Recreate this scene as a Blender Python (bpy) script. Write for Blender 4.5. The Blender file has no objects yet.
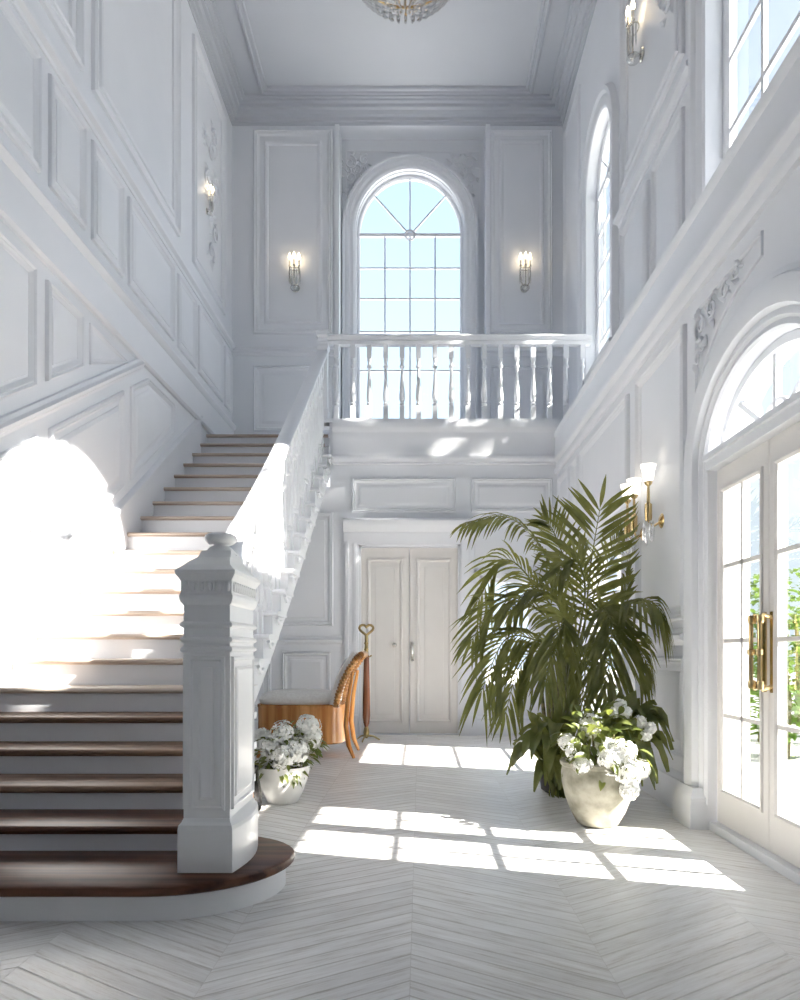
import bpy, bmesh, math, random
from mathutils import Vector, Matrix
R = random.Random(7)
PI = math.pi
S = bpy.context.scene
COL = S.collection
# ------------------------------------------------------------------ dimensions (metres)
F, PX, PY, EYE = 700.0, 420.0, 650.0, 1.0        # the lens the room was measured with
XL, XR, XU = -2.63, 1.62, 2.0                    # left wall, lower right wall, upper right wall
YB, YU, YW = 8.24, 9.80, 10.10                   # lower back wall, upper back wall, window bay
ZB, ZC = 3.655, 8.60                             # balcony floor, ceiling
YF = -2.2                                        # where the walls stop behind the camera
def at(x, y, Y):
    return Vector(((x - PX) * Y / F, Y, EYE + (PY - y) * Y / F))
# ------------------------------------------------------------------ materials
def nd(t, kind, **kw):
    n = t.nodes.new(kind)
    for k, v in kw.items():
        setattr(n, k, v)
    return n
def base_mat(name, col, rough=0.5, metal=0.0, spec=0.5):
    m = bpy.data.materials.new(name); m.use_nodes = True
    b = m.node_tree.nodes['Principled BSDF']
    b.inputs['Base Color'].default_value = (*col, 1)
    b.inputs['Roughness'].default_value = rough
    b.inputs['Metallic'].default_value = metal
    b.inputs['Specular IOR Level'].default_value = spec
    return m, m.node_tree, b
def noisy(name, c0, c1, scale=(3, 3, 3), rough=0.5, metal=0.0, detail=4, bump=0.0, spec=0.5, lo=.35, hi=.65):
    m, t, b = base_mat(name, c0, rough, metal, spec)
    tc = nd(t, 'ShaderNodeTexCoord'); mp = nd(t, 'ShaderNodeMapping')
    mp.inputs['Scale'].default_value = scale
    no = nd(t, 'ShaderNodeTexNoise'); no.inputs['Detail'].default_value = detail; no.inputs['Scale'].default_value = 1
    rp = nd(t, 'ShaderNodeValToRGB')
    rp.color_ramp.elements[0].color = (*c0, 1); rp.color_ramp.elements[0].position = lo
    rp.color_ramp.elements[1].color = (*c1, 1); rp.color_ramp.elements[1].position = hi
    L = t.links.new
    L(tc.outputs['Object'], mp.inputs['Vector']); L(mp.outputs['Vector'], no.inputs['Vector'])
    L(no.outputs['Fac'], rp.inputs['Fac']); L(rp.outputs['Color'], b.inputs['Base Color'])
    if bump:
        bp = nd(t, 'ShaderNodeBump'); bp.inputs['Strength'].default_value = bump; bp.inputs['Distance'].default_value = .01
        L(no.outputs['Fac'], bp.inputs['Height']); L(bp.outputs['Normal'], b.inputs['Normal'])
    return m
M = {}
M['paint'] = noisy('white_paint', (.755, .775, .815), (.785, .80, .84), (1.5, 1.5, 1.5), .45)
M['plaster'] = noisy('white_plaster', (.74, .762, .805), (.77, .788, .83), (.8, .8, .8), .6)
M['gloss'] = noisy('newel_paint', (.86, .87, .88), (.90, .90, .90), (2, 2, 2), .28)
M['door'] = noisy('door_paint', (.72, .70, .68), (.76, .74, .72), (2, 2, 2), .4)
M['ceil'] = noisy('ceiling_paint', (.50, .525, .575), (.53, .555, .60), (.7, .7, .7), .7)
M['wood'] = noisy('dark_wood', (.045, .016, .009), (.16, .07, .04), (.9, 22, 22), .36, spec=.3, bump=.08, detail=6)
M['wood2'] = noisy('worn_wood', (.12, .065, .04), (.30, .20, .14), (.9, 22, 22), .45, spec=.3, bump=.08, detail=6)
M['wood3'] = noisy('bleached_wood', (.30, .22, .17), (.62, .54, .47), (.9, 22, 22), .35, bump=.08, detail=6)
M['honey'] = noisy('honey_wood', (.36, .13, .03), (.66, .33, .11), (16, 16, 1.2), .22, detail=5)
M['ribwood'] = noisy('carved_wood', (.30, .13, .04), (.52, .27, .09), (12, 12, 12), .3)
M['redwood'] = noisy('red_wood', (.13, .045, .02), (.26, .10, .05), (20, 20, 2), .25)
M['cloth'] = noisy('white_upholstery', (.74, .72, .70), (.82, .81, .79), (40, 40, 40), .55, bump=.05)
M['brass'] = noisy('brass', (.62, .44, .20), (.80, .62, .33), (8, 8, 8), .22, 1.0)
M['dkbrass'] = noisy('aged_brass', (.30, .22, .10), (.48, .37, .17), (14, 14, 14), .3, 1.0)
M['nickel'] = noisy('nickel', (.55, .53, .48), (.72, .70, .65), (8, 8, 8), .2, 1.0)
M['black'] = noisy('black_lacquer', (.006, .006, .008), (.02, .018, .016), (6, 6, 6), .15)
M['white_pot'] = noisy('white_ceramic', (.80, .79, .77), (.86, .85, .83), (5, 5, 5), .3)
M['stone_pot'] = noisy('weathered_stone', (.17, .165, .12), (.42, .40, .33), (9, 9, 9), .75, bump=.5, detail=8, lo=.3, hi=.6)
M['petal'] = noisy('white_petals', (.84, .84, .80), (.90, .90, .88), (20, 20, 20), .6)
M['soil'] = noisy('soil', (.03, .02, .012), (.07, .05, .03), (30, 30, 30), .9, bump=.6)
M['bark'] = noisy('stem', (.10, .11, .04), (.26, .22, .10), (4, 4, 30), .6)
M['bronze'] = noisy('dark_planter', (.03, .028, .022), (.07, .06, .045), (6, 6, 6), .5)
M['terrace'] = noisy('terrace', (.55, .54, .52), (.66, .65, .63), (.6, .6, .6), .8)
M['candle'] = base_mat('candle_sleeve', (.86, .82, .74), .5)[0]

def leaf_mat(name, c0, c1, scale=6, rough=.35, tr=.35):
    m = noisy(name, c0, c1, (scale,) * 3, rough)
    t = m.node_tree; L = t.links.new
    b = t.nodes['Principled BSDF']; out = t.nodes['Material Output']
    tl = nd(t, 'ShaderNodeBsdfTranslucent'); tl.inputs['Color'].default_value = (c1[0] * 2.2, c1[1] * 2.2, c1[2] * 1.4, 1)
    mx = nd(t, 'ShaderNodeMixShader'); mx.inputs[0].default_value = tr
    L(b.outputs[0], mx.inputs[1]); L(tl.outputs[0], mx.inputs[2]); L(mx.outputs[0], out.inputs['Surface'])
    return m
M['palm'] = leaf_mat('palm_leaf', (.045, .058, .02), (.18, .185, .075), 9, .24)
M['broad'] = leaf_mat('broad_leaf', (.055, .075, .025), (.20, .21, .085), 9, .26)
M['fleaf'] = leaf_mat('flower_leaf', (.05, .075, .02), (.14, .16, .05), 14, .4)
M['shrub'] = leaf_mat('shrub_leaf', (.05, .11, .025), (.16, .25, .06), 3, .5, .3)

def glass_mat(name, tint, gl=.06, rough=.02):
    m = bpy.data.materials.new(name); m.use_nodes = True; t = m.node_tree; L = t.links.new
    t.nodes.remove(t.nodes['Principled BSDF']); out = t.nodes['Material Output']
    tr = nd(t, 'ShaderNodeBsdfTransparent'); tr.inputs['Color'].default_value = (*tint, 1)
    g = nd(t, 'ShaderNodeBsdfGlossy'); g.inputs['Roughness'].default_value = rough
    fr = nd(t, 'ShaderNodeLayerWeight'); fr.inputs['Blend'].default_value = .15
    mp = nd(t, 'ShaderNodeMapRange'); mp.inputs['To Min'].default_value = gl; mp.inputs['To Max'].default_value = .6
    mx = nd(t, 'ShaderNodeMixShader')
    L(fr.outputs['Fresnel'], mp.inputs['Value']); L(mp.outputs[0], mx.inputs[0])
    L(tr.outputs[0], mx.inputs[1]); L(g.outputs[0], mx.inputs[2]); L(mx.outputs[0], out.inputs['Surface'])
    return m
M['glass'] = glass_mat('window_glass', (.97, .985, .99), .02)
M['crystal'] = glass_mat('crystal_glass', (.94, .95, .96), .5, .1)

def emit_mat(name, col, st):
    m = bpy.data.materials.new(name); m.use_nodes = True; t = m.node_tree
    b = t.nodes['Principled BSDF']
    b.inputs['Base Color'].default_value = (.9, .85, .75, 1)
    b.inputs['Emission Color'].default_value = (*col, 1); b.inputs['Emission Strength'].default_value = st
    return m
M['flame'] = emit_mat('lit_bulb', (1.0, .80, .52), 6)
M['shade'] = emit_mat('lit_frosted_shade', (1.0, .93, .82), 1.1)

def floor_mat():
    m, t, b = base_mat('whitewashed_chevron_floor', (.8, .8, .8), .32, 0, .4)
    L = t.links.new
    def mt(op, a, c=None, d=None):
        n = nd(t, 'ShaderNodeMath', operation=op)
        for i, v in enumerate((a, c, d)):
            if v is None: continue
            if isinstance(v, (int, float)): n.inputs[i].default_value = v
            else: L(v, n.inputs[i])
        return n.outputs[0]
    g = nd(t, 'ShaderNodeNewGeometry'); sp = nd(t, 'ShaderNodeSeparateXYZ'); L(g.outputs['Position'], sp.inputs[0])
    W, PW = .62, .092
    col = mt('FLOOR', mt('DIVIDE', mt('ADD', sp.outputs['X'], .03), W))
    fx = mt('PINGPONG', mt('ADD', sp.outputs['X'], .03), W)
    tt = mt('DIVIDE', mt('ADD', sp.outputs['Y'], mt('MULTIPLY', fx, .62)), PW)
    idx = mt('FLOOR', tt); fr = mt('FRACT', tt)
    cb = nd(t, 'ShaderNodeCombineXYZ'); L(idx, cb.inputs[0]); L(col, cb.inputs[1])
    wn = nd(t, 'ShaderNodeTexWhiteNoise', noise_dimensions='2D'); L(cb.outputs[0], wn.inputs['Vector'])
    e1 = mt('MINIMUM', fr, mt('SUBTRACT', 1, fr))
    fc = mt('FRACT', mt('DIVIDE', mt('ADD', sp.outputs['X'], .03), W))
    e2 = mt('MULTIPLY', mt('MINIMUM', fc, mt('SUBTRACT', 1, fc)), W / PW * 2.2)
    edge = mt('MINIMUM', e1, mt('ADD', e2, .03))
    mr = nd(t, 'ShaderNodeMapRange'); L(edge, mr.inputs['Value'])
    mr.inputs['From Min'].default_value = .01; mr.inputs['From Max'].default_value = .07
    # grain along the plank
    cg = nd(t, 'ShaderNodeCombineXYZ'); L(mt('MULTIPLY', fx, 2.2), cg.inputs[0]); L(mt('MULTIPLY', tt, 1.7), cg.inputs[1]); L(mt('MULTIPLY', wn.outputs['Value'], 30), cg.inputs[2])
    n1 = nd(t, 'ShaderNodeTexNoise'); n1.inputs['Scale'].default_value = 2.2; n1.inputs['Detail'].default_value = 7; n1.inputs['Roughness'].default_value = .7
    L(cg.outputs[0], n1.inputs['Vector'])
    rp = nd(t, 'ShaderNodeValToRGB'); e = rp.color_ramp.elements
    e[0].position = .30; e[0].color = (.56, .52, .48, 1); e[1].position = .45; e[1].color = (.80, .785, .77, 1)
    e.new(.65).color = (.92, .915, .91, 1); L(n1.outputs['Fac'], rp.inputs['Fac'])
    # broad wear decides where bare wood shows in the joints
    n2 = nd(t, 'ShaderNodeTexNoise'); n2.inputs['Scale'].default_value = 1.6; n2.inputs['Detail'].default_value = 3
    nm = nd(t, 'ShaderNodeMapRange'); L(n2.outputs['Fac'], nm.inputs['Value']); nm.inputs['From Min'].default_value = .38; nm.inputs['From Max'].default_value = .68; nm.inputs['To Min'].default_value = .15
    gv = mt('MULTIPLY', mt('SUBTRACT', 1, mr.outputs[0]), nm.outputs[0])
    hs = nd(t, 'ShaderNodeMix', data_type='RGBA', blend_type='MULTIPLY'); hs.inputs[0].default_value = 1
    tone = mt('MULTIPLY_ADD', wn.outputs['Value'], .10, .90)
    ct = nd(t, 'ShaderNodeCombineColor'); [L(tone, ct.inputs[i]) for i in range(3)]
    L(rp.outputs[0], hs.inputs[6]); L(ct.outputs[0], hs.inputs[7])
    mx = nd(t, 'ShaderNodeMix', data_type='RGBA'); L(gv, mx.inputs[0]); L(hs.outputs[2], mx.inputs[6]); mx.inputs[7].default_value = (.32, .27, .23, 1)
    L(mx.outputs[2], b.inputs['Base Color'])
    bp = nd(t, 'ShaderNodeBump'); bp.inputs['Strength'].default_value = .35; bp.inputs['Distance'].default_value = .004
    L(mr.outputs[0], bp.inputs['Height']); L(bp.outputs[0], b.inputs['Normal'])
    rr = mt('MULTIPLY_ADD', n1.outputs['Fac'], .3, .2); L(rr, b.inputs['Roughness'])
    return m
M['floor'] = floor_mat()
# ------------------------------------------------------------------ mesh helper
def root(name, loc, label, cat, group=None, kind=None, rz=0):
    o = bpy.data.objects.new(name, None); COL.objects.link(o)
    o.location = loc; o.rotation_euler = (0, 0, rz); o.empty_display_size = .1
    tag(o, label, cat, group, kind); return o
def tag(o, label=None, cat=None, group=None, kind=None):
    if label: o['label'] = label
    if cat: o['category'] = cat
    if group: o['group'] = group
    if kind: o['kind'] = kind
    return o
class MB:
    def __init__(s): s.v = []; s.f = []
    def add(s, vs, fs):
        n = len(s.v); s.v += [Vector(p) for p in vs]; s.f += [tuple(i + n for i in f) for f in fs]; return s
    def box(s, a, b):
        (x0, y0, z0), (x1, y1, z1) = a, b
        return s.add([(x0,y0,z0),(x1,y0,z0),(x1,y1,z0),(x0,y1,z0),(x0,y0,z1),(x1,y0,z1),(x1,y1,z1),(x0,y1,z1)],
                     [(0,3,2,1),(4,5,6,7),(0,1,5,4),(1,2,6,5),(2,3,7,6),(3,0,4,7)])
    def cbox(s, c, d):
        return s.box([c[i] - d[i] / 2 for i in range(3)], [c[i] + d[i] / 2 for i in range(3)])
    def hexa(s, lo, hi):                      # two matching loops joined into a closed prism
        n = len(lo)
        return s.add(list(lo) + list(hi), [tuple(range(n - 1, -1, -1)), tuple(range(n, 2 * n))] +
                     [(i, (i + 1) % n, n + (i + 1) % n, n + i) for i in range(n)])
    def rings(s, rings, closed=True, cap=True):
        n = len(rings[0]); base = len(s.v)
        for r in rings: s.v += [Vector(p) for p in r]
        m = n if closed else n - 1
        for k in range(len(rings) - 1):
            for i in range(m):
                a = base + k * n + i; b = base + k * n + (i + 1) % n
                s.f.append((a, b, b + n, a + n))
        if cap and closed:
            s.f.append(tuple(base + i for i in range(n - 1, -1, -1)))
            s.f.append(tuple(base + (len(rings) - 1) * n + i for i in range(n)))
        return s
    def lathe(s, prof, c=(0, 0, 0), seg=20, sq=None, ax='z'):
        rs = []
        for r, z in prof:
            ring = []
            for i in range(seg):
                a = 2 * PI * i / seg
                x, y = r * math.cos(a), r * math.sin(a)
                if ax == 'z': ring.append((c[0] + x, c[1] + y, c[2] + z))
                elif ax == 'y': ring.append((c[0] + x, c[1] + z, c[2] + y))
                else: ring.append((c[0] + z, c[1] + x, c[2] + y))
            rs.append(ring)
        return s.rings(rs)
    def sqstack(s, prof, c=(0, 0, 0)):        # square section stack: (half width x, half width y or None, z)
        rs = []
        for p in prof:
            hx, z = p[0], p[-1]; hy = p[1] if len(p) == 3 else hx
            rs.append([(c[0] - hx, c[1] - hy, c[2] + z), (c[0] + hx, c[1] - hy, c[2] + z), (c[0] + hx, c[1] + hy, c[2] + z), (c[0] - hx, c[1] + hy, c[2] + z)])
        return s.rings(rs)
    def tube(s, pts, r, seg=8, closed=False):
        pts = [Vector(p) for p in pts]; n = len(pts)
        rad = r if isinstance(r, (list, tuple)) else [r] * n
        rs = []; up = None
        for i, p in enumerate(pts):
            t = (pts[(i + 1) % n] - pts[i - 1]) if closed else (pts[min(i + 1, n - 1)] - pts[max(i - 1, 0)])
            if t.length < 1e-9: t = Vector((0, 0, 1))
            t.normalize()
            if up is None: up = Vector((0, 0, 1)) if abs(t.z) < .9 else Vector((0, 1, 0))
            a = t.cross(up)
            if a.length < 1e-4: a = t.cross(Vector((1, 0, 0)))
            a.normalize(); b = a.cross(t); up = b
            rs.append([p + (a * math.cos(2 * PI * k / seg) + b * math.sin(2 * PI * k / seg)) * rad[i] for k in range(seg)])
        if closed: rs.append(rs[0])
        return s.rings(rs, cap=not closed)
    def sphere(s, c, r, seg=12, rg=8):
        rr = r if isinstance(r, (list, tuple)) else (r, r, r)
        rs = []
        for j in range(1, rg):
            a = -PI / 2 + PI * j / rg
            rs.append([(c[0] + rr[0] * math.cos(a) * math.cos(2 * PI * i / seg), c[1] + rr[1] * math.cos(a) * math.sin(2 * PI * i / seg), c[2] + rr[2] * math.sin(a)) for i in range(seg)])
        return s.rings(rs)
    def sweep(s, secs, cap=True): return s.rings(secs, cap=cap)
    def build(s, name, mat, parent=None, smooth=True, ang=38, fix=True):
        me = bpy.data.meshes.new(name); me.from_pydata([tuple(v) for v in s.v], [], s.f)
        if fix or smooth:
            bm = bmesh.new(); bm.from_mesh(me)
            if fix: bmesh.ops.recalc_face_normals(bm, faces=bm.faces)
            if smooth:
                lim = math.radians(ang)
                for f in bm.faces: f.smooth = True
                for e in bm.edges:
                    e.smooth = (len(e.link_faces) == 2 and e.calc_face_angle(0) < lim)
            bm.to_mesh(me); bm.free()
        me.materials.append(mat if not isinstance(mat, str) else M[mat])
        o = bpy.data.objects.new(name, me); COL.objects.link(o)
        if parent:
            o.parent = parent
            # meshes are authored in world metres; a parent Empty or mesh only offsets them
            q = parent; off = Vector()
            while q: off += q.location; q = q.parent
            o.location = -off
        return o
def inst(o, parent, loc, scale=(1, 1, 1), rz=0):
    c = o.copy(); COL.objects.link(c); c.parent = parent; c.location = loc; c.scale = scale; c.rotation_euler = (0, 0, rz); return c
def clone(r, loc, rz=0):
    c = r.copy(); COL.objects.link(c); c.location = loc; c.rotation_euler = (0, 0, rz)
    for ch in list(r.children):
        d = ch.copy(); COL.objects.link(d); d.parent = c
        for g in list(ch.children):
            e = g.copy(); COL.objects.link(e); e.parent = d
    return c
# wall planes: u along the wall, v up, w out of the wall into the room
def P_left(u, v, w=0): return Vector((XL + w, u, v))
def P_right(u, v, w=0): return Vector((XR - w, u, v))
def P_rup(u, v, w=0): return Vector((XU - w, u, v))
def P_back(u, v, w=0): return Vector((u, YB - w, v))
def P_bup(u, v, w=0): return Vector((u, YU - w, v))
def P_bay(u, v, w=0): return Vector((u, YW - w, v))
def P_ceil(u, v, w=0): return Vector((u, v, ZC - w))
def inset(poly, d):
    n = len(poly); out = []
    area = sum(poly[i][0] * poly[(i + 1) % n][1] - poly[(i + 1) % n][0] * poly[i][1] for i in range(n))
    sg = 1 if area > 0 else -1
    for i in range(n):
        p0, p1, p2 = (Vector(poly[(i + k - 1) % n]) for k in range(3))
        e1 = (p1 - p0).normalized(); e2 = (p2 - p1).normalized()
        n1 = Vector((-e1.y, e1.x)) * sg; n2 = Vector((-e2.y, e2.x)) * sg
        b = n1 + n2; k = d / max(1e-6, b.dot(n1)); out.append(p1 + b * k)
    return out
FRAME = [(0, 0), (.004, .027), (.018, .038), (.028, .030), (.031, .023), (.042, .030), (.050, .025), (.057, .014), (.066, .010), (.070, 0)]
def mould(mb, P, poly, prof=FRAME, k=1.0, fill=None):
    loops = [[P(q[0], q[1], (w * k if i == 0 else max(w * k, .003) if w >= 0 else w * k)) for q in inset(poly, o * k)] for i, (o, w) in enumerate(prof)]
    mb.rings(loops, cap=False)
    if fill is not None:
        n = len(mb.v); mb.v += loops[-1]; mb.f.append(tuple(range(n, n + len(poly))))
    return mb
RAISED = FRAME + [(.112, 0), (.116, .012), (.150, .028)]
def rect(u0, v0, u1, v1): return [(u0, v0), (u1, v0), (u1, v1), (u0, v1)]
def ear(u0, v0, u1, v1, c=.07):                  # rectangle with notched-off corners
    return [(u0 + c, v0), (u1 - c, v0), (u1, v0 + c), (u1, v1 - c), (u1 - c, v1), (u0 + c, v1), (u0, v1 - c), (u0, v0 + c)]
def run(mb, P, u0, u1, prof, closed=True):       # straight moulding, prof = [(w, v)]
    a = [P(u0, v, w) for w, v in prof]; b = [P(u1, v, w) for w, v in prof]
    return mb.hexa(a, b)
def archpts(uc, a, b, v0, vs, o=0, n=24):
    pts = [(uc - a - o, v0)]
    for i in range(n + 1):
        t = PI - PI * i / n
        pts.append((uc + (a + o) * math.cos(t), vs + (b + o) * math.sin(t)))
    pts.append((uc + a + o, v0)); return pts
def casing(mb, P, uc, a, b, v0, vs, prof, n=24):
    loops = [[P(u, v, w) for u, v in archpts(uc, a, b, v0, vs, o - (.004 if w < 0 else 0), n)] for o, w in prof]
    return mb.rings(loops, closed=False, cap=False)
def wall(mb, P, u0, u1, v0, v1, ops, th):        # ops: (uc, a, b, sill, springing) ; b=0 square head
    us = [u0]
    def face(ua, ub, va0, va1, vb0, vb1):
        for w in (0, -th):
            mb.add([P(ua, va0, w), P(ub, vb0, w), P(ub, vb1, w), P(ua, va1, w)], [(0, 1, 2, 3)])
    cur = u0
    for uc, a, b, s, sp in sorted(ops):
        face(cur, uc - a, v0, v1, v0, v1)
        if s > v0: face(uc - a, uc + a, v0, s, v0, s)
        pts = archpts(uc, a, b, s, sp)
        if b == 0: pts = [(uc - a, s), (uc - a, sp), (uc + a, sp), (uc + a, s)]
        for p, q in zip(pts[:-1], pts[1:]):
            if q[0] > p[0] + 1e-6: face(p[0], q[0], p[1], v1, q[1], v1)
            mb.add([P(*p, 0), P(*q, 0), P(*q, -th), P(*p, -th)], [(0, 1, 2, 3)])
        mb.add([P(uc - a, s, 0), P(uc + a, s, 0), P(uc + a, s, -th), P(uc - a, s, -th)], [(0, 1, 2, 3)])
        cur = uc + a
    face(cur, u1, v0, v1, v0, v1)
    for (a, b) in (((u0, v0), (u1, v0)), ((u1, v0), (u1, v1)), ((u1, v1), (u0, v1)), ((u0, v1), (u0, v0))):
        if a[1] == b[1] == v0 and any(o[3] <= v0 for o in ops): continue
        mb.add([P(*a, 0), P(*b, 0), P(*b, -th), P(*a, -th)], [(0, 1, 2, 3)])
    return mb
def bar(mb, P, p, q, wd, w0, w1):                # bar in the wall plane from p to q
    p, q = Vector(p), Vector(q); d = (q - p).normalized(); n = Vector((-d.y, d.x)) * wd / 2
    lo = [P(*(p + n), w0), P(*(p - n), w0), P(*(q - n), w0), P(*(q + n), w0)]
    hi = [P(*(p + n), w1), P(*(p - n), w1), P(*(q - n), w1), P(*(q + n), w1)]
    return mb.hexa(lo, hi)
def struct(o, label, cat): return tag(o, label, cat, kind='structure')

# ------------------------------------------------------------------ floor, ceiling, ground
mb = MB().box((XL - .2, YF, -.06), (XR + .2, YB + .02, 0))
struct(mb.build('floor', 'floor', smooth=False), 'whitewashed wooden chevron floor of the hall', 'floor')
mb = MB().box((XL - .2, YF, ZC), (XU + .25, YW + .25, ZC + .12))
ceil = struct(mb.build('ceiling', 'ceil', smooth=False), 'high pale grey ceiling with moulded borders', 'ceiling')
mb = MB()
r0 = rect(XL + .46, YF + .3, XU - .46, YU - .26)
mould(mb, P_ceil, r0, [(0, 0), (0, .025), (.015, .04), (.035, .045), (.045, .02), (.075, .02), (.085, .035), (.10, .03), (.11, 0)])
mb.build('ceiling_molding', 'ceil', ceil)
mb = MB()
r1 = rect(XL, YF + .05, XU, YU)
mould(mb, P_ceil, r1, [(0, .26), (.018, .26), (.022, .225), (.045, .215), (.05, .175), (.08, .16), (.10, .115), (.135, .10), (.14, .06), (.19, .055), (.195, .03), (.225, .028), (.23, .0)])
struct(mb.build('trim_1', 'ceil'), 'stepped white cornice running round the ceiling', 'cornice')
mb = MB().box((-14, -8, -.30), (30, 40, -.10))
struct(mb.build('terrain', 'terrace', smooth=False), 'pale terrace outside the glass doors', 'ground')

# ------------------------------------------------------------------ left wall
STEPS_Z = [.14, .25, .365, .493, .631, .777, .942, 1.108, 1.283, 1.467, 1.655, 1.848, 2.05, 2.25, 2.452, 2.66, 2.862, 3.06, 3.258, 3.455, 3.655]
STEPS_Y = [2.54] + [2.97 + .2963 * j for j in range(20)]
def znose(y):
    if y <= STEPS_Y[1]: return STEPS_Z[1] + (y - STEPS_Y[1]) * .4
    for j in range(1, 20):
        if y <= STEPS_Y[j + 1]:
            t = (y - STEPS_Y[j]) / (STEPS_Y[j + 1] - STEPS_Y[j]); return STEPS_Z[j] * (1 - t) + STEPS_Z[j + 1] * t
    return STEPS_Z[20]
mb = MB().box((XL - .2, YF, -.06), (XL, YW + .2, ZC))
wl = struct(mb.build('wall_left', 'plaster', smooth=False), 'tall white panelled wall on the staircase side', 'wall')
CH = [(0, 0), (.012, 0), (.02, .02), (.05, .035), (.055, .06), (.03, .075), (.022, .10), (.0, .105)]
def chair(P, u0, u1, z, name, par, k=1.0):
    mb = MB(); run(mb, P, u0, u1, [(w * k, z + v * k) for w, v in CH]); return mb.build(name, 'paint', par)
chair(P_left, YF, YU, 5.16, 'chair_rail', wl, 1.2)
BELT = [(0, 0), (.03, 0), (.05, .02), (.05, .05), (.025, .07), (.02, .36), (.045, .38), (.06, .41), (.05, .44), (0, .45)]
mb = MB(); run(mb, P_left, YF, YU, [(w, 3.70 + v) for w, v in BELT]); mb.build('belt_course', 'paint', wl)
def panel(P, poly, par, prof=RAISED, k=1.0, mat='paint'):
    mb = MB(); mould(mb, P, poly, prof, k, fill=True); return mb.build('panel_molding', mat, par)
# row of small panels between belt and chair rail
ys = [(1.7, 3.2), (3.34, 4.82), (4.95, 5.47), (5.59, 6.17), (6.29, 7.44), (7.58, 8.17), (8.28, 9.28), (9.38, 9.72)]
for a, b in ys: panel(P_left, rect(a, 4.28, b, 5.08), wl, k=.9)
# tall panels above the chair rail
for a, b in [(-.4, 2.0), (2.3, 5.42), (5.60, 7.60)]:
    panel(P_left, rect(a, 5.48, b, 8.12), wl, FRAME + [(.12, 0), (.125, .02), (.14, .028), (.16, .02), (.17, 0)], 1.1)
panel(P_left, rect(8.08, 5.48, 9.38, 8.12), wl, FRAME + [(.10, 0), (.105, .02), (.12, .02), (.13, 0)], 1.1)
# sloping dado rail over the stairs, its cap follows the nosings
def zdado(y): return 2.33 + .59 * (y - 4.38)
YD = 6.55
mb = MB(); secs = []
for i in range(20):
    y = 2.7 + (YD - 2.7) * i / 19; z = zdado(y)
    secs.append([P_left(y, z + v * 1.25, w) for w, v in CH])
mb.sweep(secs); mb.build('dado_rail', 'paint', wl)
mb = MB(); secs = []
for i in range(24):
    y = 2.7 + (8.35 - 2.7) * i / 23; z = znose(y) + .26
    secs.append([P_left(y, z - .40, 0), P_left(y, z - .40, .022), P_left(y, z - .02, .022), P_left(y, z, .045), P_left(y, z + .03, .045), P_left(y, z + .055, .02), P_left(y, z + .06, 0)])
mb.sweep(secs); mb.build('stair_skirting', 'paint', wl)
# panels under the belt, their lower edge cut by the sloping rail
def zl(y): return zdado(y) + .24
def cut(y0, y1):
    return [(y0, zl(y0)), (y1, zl(y1)), (y1, 3.60), (y0, 3.60)]
for a, b in [(2.9, 4.76), (4.91, 5.43)]:
    p = cut(a, b); panel(P_left, p, wl, FRAME + [(.09, 0), (.095, .012)], .95)
panel(P_left, [(5.56, zl(5.56)), (6.32, 3.59), (5.56, 3.60)], wl, FRAME, .6)
# sloping panels between skirting and dado rail
def zs0(y): return znose(y) + .42
def zs1(y): return zdado(y) - .10
panel(P_left, [(6.34, zs0(6.34)), (7.45, zs0(7.45)), (7.45, 3.62), (6.75, 3.62), (6.34, zs1(6.34))], wl, RAISED, .85)
for a, b in [(3.3, 4.78), (4.95, 6.18)]:
    panel(P_left, [(a, zs0(a)), (b, zs0(b)), (b, zs1(b)), (a, zs1(a))], wl, RAISED, .85)
struct(MB().box((XL - .2, YF - .2, -.06), (XU + .25, YF, ZC + .12)).build('wall_front', 'plaster', smooth=False), 'plain white wall behind the viewer', 'wall')
# ------------------------------------------------------------------ lower back wall with door_1 and window_4
DX0, DX1, DZ = -.725, .475, 2.24
mb = MB()
wall(mb, P_back, -1.06, XR + .2, -.06, 3.22, [((DX0 + DX1) / 2, (DX1 - DX0) / 2 + .005, 0, -.06, DZ), (1.03, .30, 0, .55, 1.84)], .18)
mb.box((XL, YB, -.06), (-1.06, YB + .18, 2.92))
wb = struct(mb.build('wall_back', 'plaster', smooth=False), 'lower back wall under the balcony with the double door', 'wall')
def base(P, u0, u1, par, z=0, h=.22, name='baseboard'):
    mb = MB(); run(mb, P, u0, u1, [(0, z), (.035, z), (.035, z + h * .7), (.03, z + h * .74), (.022, z + h * .8), (.03, z + h * .86), (.018, z + h * .96), (.0, z + h)])
    return mb.build(name, 'paint', par)
b0 = struct(base(P_back, XL, DX0 - .19, None, name='baseboard_back'), 'white baseboard along the back wall left of the door', 'baseboard')
struct(base(P_back, DX1 + .19, XR, None, name='baseboard_back'), 'white baseboard along the back wall behind the palm', 'baseboard')
chair(P_back, XL, DX0 - .19, 1.06, 'chair_rail', wb)
chair(P_back, DX1 + .19, .66, 1.06, 'chair_rail', wb)
panel(P_back, rect(-1.75, 1.28, -1.02, 2.62), wb, FRAME + [(.11, 0), (.115, .012), (.14, .012)], .9)
panel(P_back, rect(-1.62, .32, -1.05, .98), wb, RAISED, .8)
panel(P_back, rect(-2.55, .32, -1.75, .98), wb, RAISED, .8)
panel(P_back, rect(-2.55, 1.28, -1.86, 2.62), wb, FRAME, .9)
panel(P_back, rect(-.80, 2.62, .42, 3.02), wb, RAISED, .75)
panel(P_back, rect(.60, 2.62, 1.56, 3.02), wb, RAISED, .75)
panel(P_back, rect(.60, 2.02, 1.56, 2.50), wb, FRAME, .6)
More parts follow.
